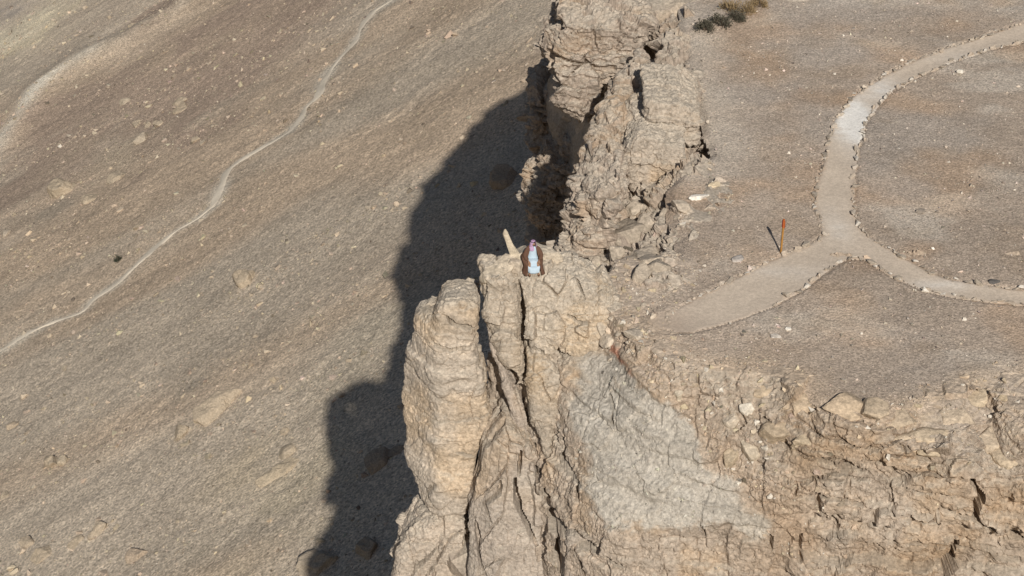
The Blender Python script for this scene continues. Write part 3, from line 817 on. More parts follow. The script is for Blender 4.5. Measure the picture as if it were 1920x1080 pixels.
block('rock_buttress', 'pale jutting buttress at the foot of the layered pillar', [(816, 968), (850, 972), (868, 990), (880, 1040), (895, 1120), (900, 2200), (700, 2200), (735, 1100), (752, 1035), (778, 988)],
      -1.6, 0.2, -9.0, 3.0, 0.12, 1, 0.3, planes=[(-0.6, -0.6, 0.5, 790, 1010)], seed=35.0, disp=dict(block=0.3, crack=0.14, strata=0.08, fine=0.05, big=0.2), base=(0.52, 0.42, 0.30),
      cracks=[([(862, 995), (835, 1015), (806, 1041), (781, 1066), (762, 1090)], 0.12, 0.6), ([(845, 1000), (815, 1065), (795, 1090)], 0.09, 0.4), ([(869, 995), (875, 1050), (894, 1085)], 0.12, 0.6)])
block('rock_tongue', 'smooth grey brown rock tongue standing before the pillar', [(942, 798), (958, 806), (985, 830), (1008, 872), (1028, 935), (1042, 1000), (1044, 1120), (1050, 2000), (885, 2000), (882, 1090), (872, 1000),
      (882, 945), (898, 895), (908, 853)], -2.9, 0.28, -6.0, 2.6, 0.11, 1, 0.3, planes=[(-0.5, -0.8, 0.2, 930, 950)], seed=41.0, disp=dict(block=0.22, crack=0.16, strata=0.05, fine=0.04, bs=(0.9, 0.9, 0.3), big=0.2), base=(0.46, 0.375, 0.275), grey=0.6, strata=0.5,
      cracks=[([(966, 898), (969, 947), (994, 997), (1019, 1040)], 0.14, 0.7), ([(976, 845), (973, 893)], 0.08, 0.5), ([(941, 895), (936, 926), (908, 951), (922, 984)], 0.09, 0.4), ([(1000, 870), (1012, 905), (1030, 940)], 0.10, 0.5), ([(890, 985), (900, 1030), (905, 1080)], 0.10, 0.5)])
block('rock_mass', 'thin slanting rock blade wedged in the chimney crack', [(916, 618), (928, 640), (945, 688), (964, 742), (986, 800), (998, 835), (982, 820), (962, 792), (948, 740), (932, 690), (917, 648)],
      -1.3, 0.30, -3.0, 1.6, 0.09, 1, 0.2, seed=45.0, disp=dict(block=0.14, crack=0.08, strata=0.03, fine=0.04, bs=(1.5, 1.5, 0.4), big=0.1), base=(0.46, 0.37, 0.27), wob=0.15)
block('rock_column', 'narrow rock column below the knob between two cracks', [(985, 668), (1010, 672), (1040, 690), (1060, 730), (1050, 780), (1040, 820), (1075, 860), (1085, 900), (1060, 930), (1038, 905), (1020, 850), (1004, 790), (993, 740)],
      -2.5, 0.50, -4.0, 2.0, 0.10, 1, 0.3, seed=49.0, disp=dict(block=0.26, crack=0.16, strata=0.06, fine=0.05, bs=(0.9, 0.9, 0.5), big=0.15), base=(0.49, 0.395, 0.275))
block('rock_mass', 'cracked rock foot at the bottom centre of the face', [(1062, 1015), (1085, 1000), (1120, 1020), (1140, 1060), (1145, 1100), (1150, 1800), (1060, 1800), (1055, 1080)],
      -6.6, 0.15, -8.0, 2.5, 0.12, 1, 0.25, seed=53.0, disp=dict(block=0.2, crack=0.14, strata=0.05, fine=0.05, bs=(1, 1, 0.4), big=0.1), base=(0.45, 0.365, 0.27), grey=0.5)
ND = dict(block=0.75, crack=0.5, strata=0.50, fine=0.08, big=0.5, bs=(0.6, 0.6, 0.95), thick=0.42)
NB = (0.43, 0.335, 0.237)
block('rock_outcrop', 'massive overhanging outcrop at the top of the cliff', [(1040, -80), (1048, 30), (1062, 70), (1034, 108), (1024, 150), (1048, 182), (1062, 214), (1088, 236), (1108, 240), (1126, 200), (1146, 165),
      (1180, 120), (1205, 90), (1225, 40), (1240, -80)], 26.0, 0.5, -8.0, 8, 0.17, 1, 0.8, seed=61.0, disp=ND, base=NB, top=-0.8, cat='cliff')
block('rock_fin', 'jagged rock fin between two dark clefts of the cliff edge', [(1205, 100), (1215, 170), (1212, 215), (1180, 245), (1182, 275), (1162, 302), (1144, 348), (1114, 356), (1098, 338), (1096, 272), (1110, 246), (1128, 216), (1139, 186), (1154, 152)],
      0, 0, 0, 0, 0.14, 1, 0.4, seed=65.0, disp=ND, base=NB, cat='cliff', plan=dict(ztop=-1.25, batter=0.06, slope=(0.0, 0.02)))
block('rock_buttress', 'finely layered upper buttress under the plateau edge', [(1212, 192), (1262, 190), (1318, 212), (1312, 252), (1302, 278), (1260, 275), (1214, 262), (1222, 225)],
      16.2, 0.15, -2.0, 5.0, 0.12, 1, 0.3, seed=69.0, disp=dict(block=0.25, crack=0.12, strata=0.34, fine=0.06, thick=0.33, big=0.25), base=(0.49, 0.395, 0.28), cat='cliff')
block('rock_buttress', 'finely layered lower buttress beside the small cave', [(1196, 264), (1216, 260), (1288, 280), (1282, 316), (1240, 338), (1222, 356), (1225, 800), (1195, 800), (1190, 352), (1172, 296), (1176, 280)],
      13.8, 0.12, -3.0, 5.5, 0.12, 1, 0.3, seed=73.0, disp=dict(block=0.28, crack=0.12, strata=0.34, fine=0.06, thick=0.36, big=0.25), base=(0.49, 0.395, 0.28), cat='cliff')
block('rock_tower', 'shaded rock tower standing below the outcrop', [(1078, 272), (1056, 280), (1046, 310), (1016, 335), (994, 398), (1000, 425), (1010, 900), (1150, 900), (1150, 420), (1140, 370), (1130, 300), (1110, 275)],
      38.0, 0.2, -8.0, 5.0, 0.2, 1, 0.6, zb=-24.0, seed=77.0, disp=ND, base=NB, cat='cliff')
block('rock_wall', 'shaded wall of rock beneath the overhanging outcrop', [(1028, 172), (1002, 200), (1000, 270), (1010, 330), (1000, 900), (1130, 900), (1130, 240), (1050, 190)],
      42.0, 0.1, -10.0, 6.0, 0.24, 1, 0.6, zb=-24.0, seed=81.0, disp=ND, base=NB, cat='cliff')
block('rock_ramp', 'lit ramp of rock dropping from the rubble to the ravine', [(1050, 500), (1062, 474), (1092, 430), (1088, 408), (1102, 376), (1140, 362), (1172, 352), (1185, 380), (1150, 400), (1140, 440), (1130, 480), (1125, 520), (1130, 700), (1070, 700)],
      6.8, 0.35, -4.0, 4.0, 0.14, 1, 0.5, planes=[(-0.75, -0.45, 0.45, 1105, 440)], seed=85.0, disp=ND, base=NB, cat='cliff')

# ================================================================== loose stones
def hull_stone(seed, npts=9, flat=0.7):
    r = np.random.default_rng(seed)
    p = r.normal(size=(npts, 3)); p /= np.linalg.norm(p, axis=1, keepdims=True)
    p *= np.array([1.0, 0.8, flat]) * r.uniform(0.85, 1.0, (npts, 1)) * 0.5
    bm = bmesh.new()
    for q in p: bm.verts.new(q)
    res = bmesh.ops.convex_hull(bm, input=bm.verts)
    for v in [v for v in bm.verts if not v.link_faces]: bm.verts.remove(v)
    bmesh.ops.triangulate(bm, faces=bm.faces)
    bm.verts.index_update()
    V = np.array([v.co for v in bm.verts]); Fc = np.array([[v.index for v in f.verts] for f in bm.faces])
    bm.free()
    return V, Fc
STONES = [hull_stone(100 + i, 8 + i % 3, 0.55 + 0.05 * (i % 4)) for i in range(10)]
PEBBLES = [hull_stone(200 + i, 6, 0.7) for i in range(6)]
def scatter(name, P, S, C, shapes, mat, seed=1, parent=None):
    """many small stones joined into one mesh"""
    r = np.random.default_rng(seed)
    kind = r.integers(0, len(shapes), len(P)); VV = []; FF = []; CC = []; base = 0
    for k, (V, Fc) in enumerate(shapes):
        I = np.where(kind == k)[0]
        if not len(I): continue
        a = r.uniform(0, 6.283, len(I)); t = r.normal(0, 0.35, (len(I), 2))
        ca, sa = np.cos(a), np.sin(a); Z0 = np.zeros(len(I)); O = np.ones(len(I))
        R = np.stack([np.stack([ca, -sa, Z0], 1), np.stack([sa, ca, Z0], 1), np.stack([Z0, Z0, O], 1)], 1)
        T = np.stack([np.stack([O, Z0, t[:, 0]], 1), np.stack([Z0, O, t[:, 1]], 1), np.stack([-t[:, 0], -t[:, 1], O], 1)], 1)
        Q = np.einsum('nij,njk,vk->nvi', T, R, V) * S[I][:, None, None] * r.uniform(0.8, 1.2, (len(I), 1, 3)) + P[I][:, None]
        VV.append(Q.reshape(-1, 3))
        FF.append((Fc[None] + (np.arange(len(I)) * len(V))[:, None, None]).reshape(-1, 3) + base)
        CC.append(np.repeat(C[I], len(V), 0)); base += len(I) * len(V)
    return mk(name, np.concatenate(VV), np.concatenate(FF), mat, np.concatenate(CC), smooth=False, parent=parent)
R = np.random.default_rng(5)
def stone_tint(n, base, var=0.16, pale=0.12):
    c = np.array(base)[None] * (1 + R.normal(0, var, (n, 1))) * (1 + R.normal(0, 0.03, (n, 3)))
    w = R.random(n) < pale
    c[w] = np.array([0.66, 0.59, 0.49]) * (1 + R.normal(0, 0.08, (w.sum(), 1)))
    w = R.random(n) < 0.07
    c[w] *= 0.45
    return np.clip(c, 0.05, 0.85)
def in_view(P, m=20):
    q = P - CAM; d = q @ CF
    return (np.abs(q @ CR / d * F_PX) < 960 + m) & (np.abs(q @ CU / d * F_PX) < 540 + m)
# talus debris
n = 160000
x = R.uniform(-135, 10, n); y = R.uniform(30, 460, n)
dens = sstep(-0.35, 0.4, fbm2(x, y, 0.05, 5, 12., 3.0, 0.6)) ** 1.5 * 0.92 + 0.08
dens *= np.where(line_d(TRAIL2, x, y) < 0.6, 0, 1)
k = R.random(n) < dens
x, y = x[k], y[k]; z = talus_surface(x, y)
P = np.stack([x, y, z], 1); v = in_view(P); P = P[v]
S = np.clip(0.16 * R.pareto(2.2, len(P)) + 0.16, 0, 1.6)
dpt = (P - CAM) @ CF
v = S / dpt * F_PX > 1.6
P, S = P[v], S[v]
tag(scatter('talus_stones', P, S, stone_tint(len(P), (0.42, 0.345, 0.255), 0.16, 0.006), STONES, M_STONE, 3), kind='stuff')
# gravel on the plateau
n = 52000
x = R.uniform(4, 34, n); y = R.uniform(-9, 38, n)
d = poly_sd(EDGE, x, y); dp = poly_sd(PATH, x, y)
k = (d < 0.1) & (dp > 0.12) & (R.random(n) < 0.35 + 0.65 * sstep(-0.3, 0.4, fbm2(x, y, 0.4, 3, 33.)))
x, y = x[k], y[k]
P = np.stack([x, y, ground_z(x, y) + 0.005], 1); v = in_view(P); P = P[v]
S = np.clip(0.022 * R.pareto(2.0, len(P)) + 0.035, 0, 0.28)
tag(scatter('gravel', P, S, stone_tint(len(P), (0.47, 0.395, 0.32), 0.2, 0.10), PEBBLES, M_STONE, 4), kind='stuff')
# rubble on the broken south slope, taken from the surface itself
V, N = ROCKS['south']
gl = [tuple(at_y(a, b, c * SY)[[0, 2]]) for a, b, c in ((1170, 650, -3.0), (1260, 730, -5.3), (1340, 830, -6.9), (1420, 920, -8.0), (1500, 1010, -8.8))]
gd = line_d(gl, V[:, 0], V[:, 2])
sl = poly_sd(SLAB, V[:, 0], V[:, 2])
up = N[:, 2] > 0.25
w = np.where(up, 0.10 * np.exp(-(gd / 1.6) ** 2) + 0.035 * (V[:, 0] > 7) * (V[:, 2] > -5) + 0.006, 0) * (sl > 0.1)
k = R.random(len(V)) < w
P = V[k] + N[k] * 0.02
S = np.clip(0.05 * R.pareto(1.8, len(P)) + 0.05, 0, 0.45)
tag(scatter('rubble', P, S, stone_tint(len(P), (0.50, 0.40, 0.285), 0.16, 0.22), STONES, M_STONE, 6), kind='stuff')
# grit weathering out of the grey slab
k = (R.random(len(V)) < 0.16) & (sl < 0.15) & (R.random(len(V)) < 0.25 + 0.75 * sstep(-0.3, 0.3, fbm(V, 1.1, 3, 8.)))
P = V[k]; S = np.clip(0.022 * R.pareto(1.9, len(P)) + 0.04, 0, 0.24)
tag(scatter('grit', P, S, stone_tint(len(P), (0.47, 0.42, 0.345), 0.28, 0.12), PEBBLES, M_STONE, 7), kind='stuff')
# rubble in the northern break of slope
V, N = ROCKS['north']
k = (R.random(len(V)) < 0.022) & (N[:, 2] > 0.35) & (V[:, 2] > -7) & (V[:, 1] < 20)
P = V[k] + N[k] * 0.03; S = np.clip(0.10 * R.pareto(1.9, len(P)) + 0.07, 0, 0.7)
tag(scatter('rubble', P, S, stone_tint(len(P), (0.46, 0.375, 0.28), 0.16, 0.12), STONES, M_STONE, 8), kind='stuff')

# ---- stones set along both sides of the path
def stone_mesh(i, tint):
    V, Fc = STONES[i % len(STONES)]
    o = mk('kerb_stone', V, Fc, M_STONE, np.repeat(np.array([tint]), len(V), 0), smooth=False)
    me = o.data; bpy.data.objects.remove(o); return me
KERB = [stone_mesh(i, c) for i, c in enumerate([(0.44, 0.37, 0.29), (0.50, 0.42, 0.33), (0.38, 0.32, 0.25), (0.43, 0.355, 0.275), (0.58, 0.52, 0.44), (0.46, 0.375, 0.29), (0.34, 0.285, 0.225), (0.46, 0.39, 0.315)])]
rk = random.Random(4); nk = 0
for line in (NWE[1:-1], EE[1:-1], SE[1:-1]):
    pts = np.array([pz(*p) for p in line]); seg = np.r_[0, np.cumsum(np.hypot(*np.diff(pts, axis=0).T))]
    s = 0.0
    while s < seg[-1] and nk < 300:
        L = rk.choice([0.10, 0.14, 0.18, 0.22, 0.26, 0.32, 0.4, 0.5])
        x = np.interp(s, seg, pts[:, 0]) + rk.gauss(0, 0.07); y = np.interp(s, seg, pts[:, 1]) + rk.gauss(0, 0.07)
        t = np.array([np.interp(s + .2, seg, pts[:, 0]) - np.interp(s - .2, seg, pts[:, 0]), np.interp(s + .2, seg, pts[:, 1]) - np.interp(s - .2, seg, pts[:, 1])])
        o = bpy.data.objects.new('kerb_stone', rk.choice(KERB)); COL.objects.link(o); o.parent = PATH_OBJ
        h = L * rk.uniform(0.5, 1.0)
        o.location = (x, y, float(ground_z(np.array([x]), np.array([y]))[0]) + h * 0.12)
        o.scale = (L * 1.35, L * rk.uniform(0.8, 1.1), h * 1.3)
        o.rotation_euler = (rk.gauss(0, 0.15), rk.gauss(0, 0.15), math.atan2(t[1], t[0]) + rk.gauss(0, 0.3))
        nk += 1; s += L * rk.uniform(0.85, 1.25) + (0.25 if rk.random() < 0.12 else 0)

# ================================================================== single boulders
def boulder_mesh(name, dims, seed, planes=10, sub=4, noise=0.05, base=(0.50, 0.40, 0.28), mat=M_ROCK):
    r = np.random.default_rng(seed)
    bm = bmesh.new(); bmesh.ops.create_icosphere(bm, subdivisions=sub, radius=1.0)
    bm.verts.index_update()
    D = np.array([v.co for v in bm.verts]); Fc = np.array([[v.index for v in f.verts] for f in bm.faces]); bm.free()
    D /= np.linalg.norm(D, axis=1, keepdims=True)
    n = r.normal(size=(planes, 3)); n /= np.linalg.norm(n, axis=1, keepdims=True)
    n = np.concatenate([n, [[0, 0, -1], [0, 0, 1]]]); dd = r.uniform(0.72, 1.0, len(n))
    q = np.clip(D @ n.T, 0.02, None) / dd[None]
    rad = 1.0 / (np.sum(q ** 30, 1) ** (1 / 30)); rad = np.minimum(rad, 1.4)
    V = D * rad[:, None] * np.array(dims) * 0.5
    L = max(dims)
    f = fbm(V, 3.0 / L, 5, seed * 1.7, 0.6)
    V = V + D * (noise * L * f)[:, None]
    c = np.array(base)[None] * (1 + 0.22 * fbm(V, 2.0 / L, 4, seed + 3.3))[:, None]
    return V, Fc, c
def boulder(name, label, loc, dims, seed, rot=(0, 0, 0), cat='boulder', group=None, **kw):
    V, Fc, c = boulder_mesh(name, dims, seed, **kw)
    o = mk(name, V, Fc, M_ROCK, c, smooth=False)
    o.location = loc; o.rotation_euler = rot
    return tag(o, label, cat, group)
TB = (0.55, 0.445, 0.31)
SL = -0.50      # boulders lean with the slope
for i, (px, py, w, h, dep, rz, col, label) in enumerate([
    (118, 360, 44, 46, 34, 0.3, (0.58, 0.465, 0.315), 'largest tan boulder high on the far left slope'),
    (405, 770, 96, 50, 40, 0.75, (0.57, 0.46, 0.325), 'long flat tan slab lying aslant on the lower slope'),
    (462, 524, 34, 44, 28, 0.2, (0.57, 0.46, 0.32), 'upright tan boulder alone on the middle slope'),
    (266, 263, 24, 22, 20, 0.0, (0.55, 0.47, 0.36), 'rounded pale boulder below the row of three small ones'),
    (257, 234, 16, 13, 13, 0.4, TB, 'left boulder of the row of three on the upper slope'),
    (278, 234, 14, 11, 12, 0.1, TB, 'middle boulder of the row of three on the upper slope'),
    (297, 233, 18, 16, 14, 0.9, TB, 'right boulder of the row of three on the upper slope'),
    (340, 190, 28, 15, 18, 0.2, TB, 'ledge-like tan boulder above the row of three'),
    (340, 203, 30, 12, 18, 0.1, (0.52, 0.41, 0.28), 'flat tan boulder just under the ledge-like one'),
    (234, 192, 22, 16, 15, 0.5, (0.60, 0.51, 0.38), 'small pale boulder alone on the brown slope'),
    (340, 812, 26, 32, 22, 0.3, TB, 'tan boulder just below the long flat slab'),
    (535, 808, 16, 12, 12, 0.3, TB, 'small tan boulder right of the long flat slab'),
    (540, 848, 34, 20, 24, 0.6, (0.56, 0.46, 0.325), 'blunt tan boulder near the edge of the shadow'),
    (525, 884, 76, 20, 26, 0.55, (0.62, 0.51, 0.35), 'long pale yellow rib of rock beside the shadow'),
    (99, 868, 26, 34, 22, 0.4, TB, 'cracked boulder on the lower left slope'),
    (117, 866, 20, 22, 18, 0.8, (0.58, 0.48, 0.34), 'smaller boulder leaning on the cracked one'),
    (168, 373, 26, 16, 18, 0.3, TB, 'low tan boulder right of the largest one'),
    (222, 333, 34, 18, 22, 0.2, (0.54, 0.44, 0.31), 'low broken boulder above the largest one'),
    (258, 1042, 36, 26, 24, 0.3, (0.48, 0.36, 0.26), 'reddish brown boulder near the bottom edge'),
    (184, 998, 34, 26, 24, 0.5, (0.52, 0.42, 0.30), 'brown slab near the bottom left boulders'),
    (80, 1040, 44, 20, 24, 1.0, TB, 'dark-sided long boulder in the bottom left corner'),
    (140, 1020, 36, 16, 20, 0.7, TB, 'flat boulder between the bottom left slabs'),
    (52, 1018, 30, 24, 20, 0.3, (0.53, 0.43, 0.31), 'blocky boulder at the bottom left edge'),
    (26, 798, 24, 14, 14, 0.6, (0.50, 0.38, 0.26), 'brown boulder at the left edge of the slope'),
    (8, 930, 18, 12, 12, 0.2, TB, 'tan boulder cut by the left edge of the picture'),
    (12, 440, 18, 12, 12, 0.2, (0.62, 0.53, 0.42), 'pale boulder at the left edge below the largest one'),
    (260, 425, 18, 12, 12, 0.2, TB, 'tan boulder beside the thin trail'),
    (368, 262, 16, 12, 12, 0.5, TB, 'tan boulder between the trail and the row of three'),
    (380, 268, 10, 9, 9, 0.1, (0.60, 0.50, 0.38), 'tiny tan boulder next to the trail bend'),
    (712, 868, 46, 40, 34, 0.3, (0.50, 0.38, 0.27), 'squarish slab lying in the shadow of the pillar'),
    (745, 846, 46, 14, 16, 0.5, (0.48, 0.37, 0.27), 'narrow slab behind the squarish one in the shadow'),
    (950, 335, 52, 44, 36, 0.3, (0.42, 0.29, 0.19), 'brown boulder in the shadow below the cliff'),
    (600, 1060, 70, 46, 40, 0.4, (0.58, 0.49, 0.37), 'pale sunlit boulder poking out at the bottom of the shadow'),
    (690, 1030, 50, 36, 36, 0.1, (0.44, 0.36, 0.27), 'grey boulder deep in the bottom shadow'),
    ]):
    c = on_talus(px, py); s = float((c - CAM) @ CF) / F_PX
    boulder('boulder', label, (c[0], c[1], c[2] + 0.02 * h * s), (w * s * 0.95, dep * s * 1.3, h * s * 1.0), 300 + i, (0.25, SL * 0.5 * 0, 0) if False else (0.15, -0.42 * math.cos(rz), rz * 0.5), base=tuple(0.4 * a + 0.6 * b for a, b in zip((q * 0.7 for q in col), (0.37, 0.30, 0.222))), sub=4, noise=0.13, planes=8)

# ---- blocks that stand out of the ledges in the south face
for i, (px, py, w, h, d, rz, col) in enumerate([
    (1545, 835, 86, 50, 1.2, 0.25, (0.47, 0.375, 0.26)), (1590, 768, 70, 26, 1.1, 0.05, (0.50, 0.385, 0.265)), (1640, 775, 44, 26, 0.9, -0.2, (0.47, 0.37, 0.26)),
    (1725, 830, 84, 44, 1.2, 0.1, (0.49, 0.39, 0.275)), (1765, 845, 70, 26, 1.0, -0.15, (0.50, 0.40, 0.28)), (1855, 832, 52, 34, 1.0, 0.1, (0.50, 0.40, 0.29)),
    (1885, 862, 66, 40, 1.1, -0.1, (0.49, 0.39, 0.275)), (1465, 818, 60, 44, 1.0, 0.5, (0.46, 0.36, 0.25)), (1505, 765, 50, 34, 0.9, 0.2, (0.48, 0.37, 0.255)),
    (1372, 868, 24, 46, 0.6, 0.3, (0.50, 0.40, 0.28)), (1404, 765, 24, 20, 0.5, 0.2, (0.60, 0.53, 0.43)), (1375, 790, 26, 22, 0.5, 0.2, (0.56, 0.47, 0.36)),
    (1273, 744, 14, 26, 0.35, 0.5, (0.58, 0.49, 0.37)), (1830, 750, 46, 18, 0.8, 0.35, (0.50, 0.40, 0.28)), (1440, 735, 40, 20, 0.6, 0.1, (0.50, 0.39, 0.27)),
    (1410, 845, 34, 26, 0.7, 0.0, (0.55, 0.46, 0.345)), (1335, 800, 16, 16, 0.4, 0.0, (0.58, 0.50, 0.40)), (1690, 790, 50, 20, 0.8, 0.0, (0.48, 0.38, 0.27)), (1790, 790, 60, 22, 0.8, 0.1, (0.50, 0.40, 0.29))]):
    x, z = on_south(px, py); y = float(south_front(np.array([x]), np.array([z]))[0])
    s = 1 / 46.0
    V, Fc, c = boulder_mesh('ledge_block', (w * s * 1.05, d, h * s * 1.15), 900 + i, 8, 4, 0.05, col)
    o = mk('ledge_block', V, Fc, M_ROCK, c, parent=cliff, smooth=False)
    o.location = (x, y + d * 0.33, z - 0.08); o.rotation_euler = (0.25, -0.1, rz)

# ---- broken blocks in the hollow north of the promontory, and on its neck
V, N = ROCKS['north']; rb = np.random.default_rng(77)
jum = [pz(a, b, -2.4) for a, b in ((1120, 560), (1112, 500), (1118, 450), (1135, 410), (1175, 385), (1215, 360), (1262, 350), (1272, 400), (1285, 440), (1262, 520), (1225, 560), (1180, 585))]
I = np.where((poly_sd(jum, V[:, 0], V[:, 1]) < 0) & (N[:, 2] > 0.2))[0]
for i in range(46):
    p = V[rb.choice(I)]; L = float(np.clip(0.42 + 0.5 * rb.pareto(2.6), 0.4, 1.7))
    Vb, Fc, c = boulder_mesh('ledge_block', (L, L * 0.9, L * rb.uniform(0.5, 0.85)), 950 + i, 7, 4, 0.06, np.array([0.44, 0.365, 0.28]) * rb.uniform(0.85, 1.15))
    o = mk('ledge_block', Vb, Fc, M_ROCK, c, parent=north, smooth=False)
    o.location = (p[0], p[1], p[2] + 0.10 * L); o.rotation_euler = (rb.normal(0, 0.35), rb.normal(0, 0.35), rb.uniform(0, 6.28))
V, N = ROCKS['south']
nk_ = [pz(a, b, -1.4) for a, b in ((1115, 560), (1150, 560), (1215, 575), (1215, 620), (1240, 650), (1200, 660), (1150, 640))]
I = np.where((poly_sd(nk_, V[:, 0], V[:, 1]) < 0) & (N[:, 2] > 0.2))[0]
for i in range(26):
    p = V[rb.choice(I)]; L = float(np.clip(0.22 + 0.25 * rb.pareto(2.6), 0.2, 0.9))
    Vb, Fc, c = boulder_mesh('ledge_block', (L, L * 0.8, L * rb.uniform(0.35, 0.6)), 1050 + i, 7, 3, 0.07, np.array([0.50, 0.42, 0.325]) * rb.uniform(0.85, 1.1))
    o = mk('ledge_block', Vb, Fc, M_ROCK, c, parent=cliff, smooth=False)
    o.location = (p[0], p[1], p[2]); o.rotation_euler = (rb.normal(0, 0.3), rb.normal(0, 0.3), rb.uniform(0, 6.28))

# ---- rocks on the knob
def knob_rock(name, label, px, py, w, h, d, y, seed, rot=(0, 0, 0), **kw):
    c = at_y(px, py, y)
    s = 1 / 44.0
    return boulder(name, label, c, (w * s, d, h * s), seed, rot, cat='rock', **kw)
knob_rock('backrest_boulder', 'large pale boulder behind the seated man', 1010, 489, 104, 66, 1.1, 1.15, 401, (0.0, 0.12, 0.0), base=(0.49, 0.415, 0.32), noise=0.09)
knob_rock('seat_rock', 'low rock on which the man sits', 997, 498, 44, 26, 0.75, 0.40, 402, base=(0.47, 0.395, 0.30))
knob_rock('boulder', 'humped boulder at the left end of the knob', 938, 510, 64, 60, 1.0, 0.40, 413, (0.45, -0.25, 0.3), base=(0.49, 0.41, 0.31), noise=0.11, planes=6)
knob_rock('boulder', 'small rock wedged left of the seated man', 970, 500, 30, 32, 0.5, 0.25, 404, (0, 0.2, 0.4), base=(0.48, 0.40, 0.31))
# the upright splinter of rock
def splinter():
    a = at_y(949, 431, 0.75); b = at_y(973, 512, 0.45)
    n = 15; V = []; L = np.linalg.norm(a - b); 
    for i in range(n):
        t = i / (n - 1); c = b + (a - b) * t
        c = c + np.array([0.05 * math.sin(t * 5.0), 0, 0])
        w = 0.24 * (1 - t) ** 0.8 + 0.055 + 0.03 * math.sin(t * 7 + 1); w *= (1 if t < 0.93 else 0.45)
        for j in range(10):
            an = j / 10 * 2 * math.pi
            k = 1 + 0.22 * math.sin(3 * an + 4 * t) + 0.10 * math.sin(5 * an - 9 * t)
            V.append((c[0] + math.cos(an) * w * k, c[1] + math.sin(an) * w * 0.7 * k, c[2] + 0.04 * math.sin(an * 2 + 6 * t)))
    Fs = [(i * 10 + j, i * 10 + (j + 1) % 10, (i + 1) * 10 + (j + 1) % 10, (i + 1) * 10 + j) for i in range(n - 1) for j in range(10)]
    V = np.array(V); top = len(V); V = np.r_[V, [a + np.array([0, 0, 0.03])]]
    Fs += [((n - 1) * 10 + j, (n - 1) * 10 + (j + 1) % 10, top, top) for j in range(10)]
    Fs = [f for f in Fs]
    me = bpy.data.meshes.new('rock_splinter')
    me.from_pydata([tuple(v) for v in V], [], [tuple(dict.fromkeys(f)) for f in Fs]); me.update()
    at = me.attributes.new('Col', 'FLOAT_COLOR', 'POINT')
    cc = np.ones((len(V), 4), np.float32); cc[:, :3] = np.array([0.50, 0.42, 0.31])[None] * (1 + 0.15 * fbm(V, 4.0, 3, 2.0))[:, None]
    at.data.foreach_set('color', cc.ravel()); me.materials.append(M_ROCK)
    o = bpy.data.objects.new('rock_splinter', me); COL.objects.link(o)
    tag(o, 'thin upright splinter of rock standing left of the man', 'rock')
splinter()
# ---- stones one can pick out on the plateau
for i, (px, py, w, h, d, rz, col, label) in enumerate([
    (1308, 371, 34, 11, 0.35, 0.35, (0.72, 0.66, 0.57), 'long white stone near the plateau edge'),
    (1382, 487, 30, 10, 0.45, 0.5, (0.46, 0.41, 0.36), 'flat grey slab on the gravel left of the path'),
    (1478, 619, 9, 7, 0.2, 0.1, (0.78, 0.72, 0.62), 'small white stone alone below the path'),
    (1452, 632, 20, 6, 0.3, 0.0, (0.58, 0.51, 0.43), 'flat pale stone below the path'),
    (1735, 545, 17, 9, 0.28, 0.2, (0.76, 0.70, 0.60), 'white stone on the lower edge of the eastern path'),
    (1862, 530, 20, 10, 0.3, 0.0, (0.12, 0.11, 0.10), 'dark stone among the upper edge stones of the eastern path'),
    (1725, 397, 18, 6, 0.3, 0.2, (0.30, 0.25, 0.20), 'dark flat stone in the gravel right of the fork'),
    (1749, 467, 6, 5, 0.15, 0.2, (0.74, 0.68, 0.58), 'tiny white stone in the gravel right of the fork'),
    (1800, 135, 10, 7, 0.2, 0.2, (0.72, 0.66, 0.56), 'white stone on the lower edge of the northern path'),
    ]):
    c = pz(px, py); s = float(np.linalg.norm(np.array([c[0], c[1], ZP]) - CAM)) / F_PX
    boulder('stone', label, (c[0], c[1], ZP + 0.04), (w * s, d, h * s * 1.1), 500 + i, (0.05, 0.05, rz), cat='stone', sub=3, base=col)

# ================================================================== marker post
def box(V, Fc, lo, hi, taper=0.0):
    b = len(V)
    for z, k in ((lo[2], 0), (hi[2], taper)):
        for x, y in ((lo[0] + k, lo[1] + k), (hi[0] - k, lo[1] + k), (hi[0] - k, hi[1] - k), (lo[0] + k, hi[1] - k)):
            V.append((x, y, z))
    Fc += [(b, b + 3, b + 2, b + 1), (b + 4, b + 5, b + 6, b + 7)] + [(b + i, b + (i + 1) % 4, b + 4 + (i + 1) % 4, b + 4 + i) for i in range(4)]
def solid(name, boxes, mat, parent, bev=0.004):
    V = []; Fc = []
    for b in boxes: box(V, Fc, *b)
    me = bpy.data.meshes.new(name); me.from_pydata(V, [], Fc); me.update()
    bm = bmesh.new(); bm.from_mesh(me)
    bmesh.ops.bevel(bm, geom=bm.edges[:], offset=bev, segments=1, affect='EDGES'); bm.to_mesh(me); bm.free()
    me.materials.append(mat)
    o = bpy.data.objects.new(name, me); COL.objects.link(o); o.parent = parent
    return o
pb = pz(1464, 474)
post = empty('marker_post', (pb[0], pb[1], ZP - 0.02)); post.rotation_euler = (0.0, 0.015, 0.25)
tag(post, 'thin ochre wooden post with orange top beside the path', 'post')
M_OCHRE = flat_mat('ochre_wood', (0.36, 0.18, 0.045), 0.7, 0.18, 9.0)
M_ORANGE = flat_mat('orange_paint', (0.36, 0.10, 0.025), 0.6, 0.15, 12.0)
M_RED = flat_mat('dark_red_paint', (0.30, 0.035, 0.012), 0.6, 0.15, 12.0)
H = 1.72
solid('shaft', [((-0.038, -0.038, -0.25), (0.038, 0.038, H - 0.42))], M_OCHRE, post)
solid('marker_head', [((-0.052, -0.045, H - 0.42), (0.052, 0.045, H), 0.01)], M_ORANGE, post)
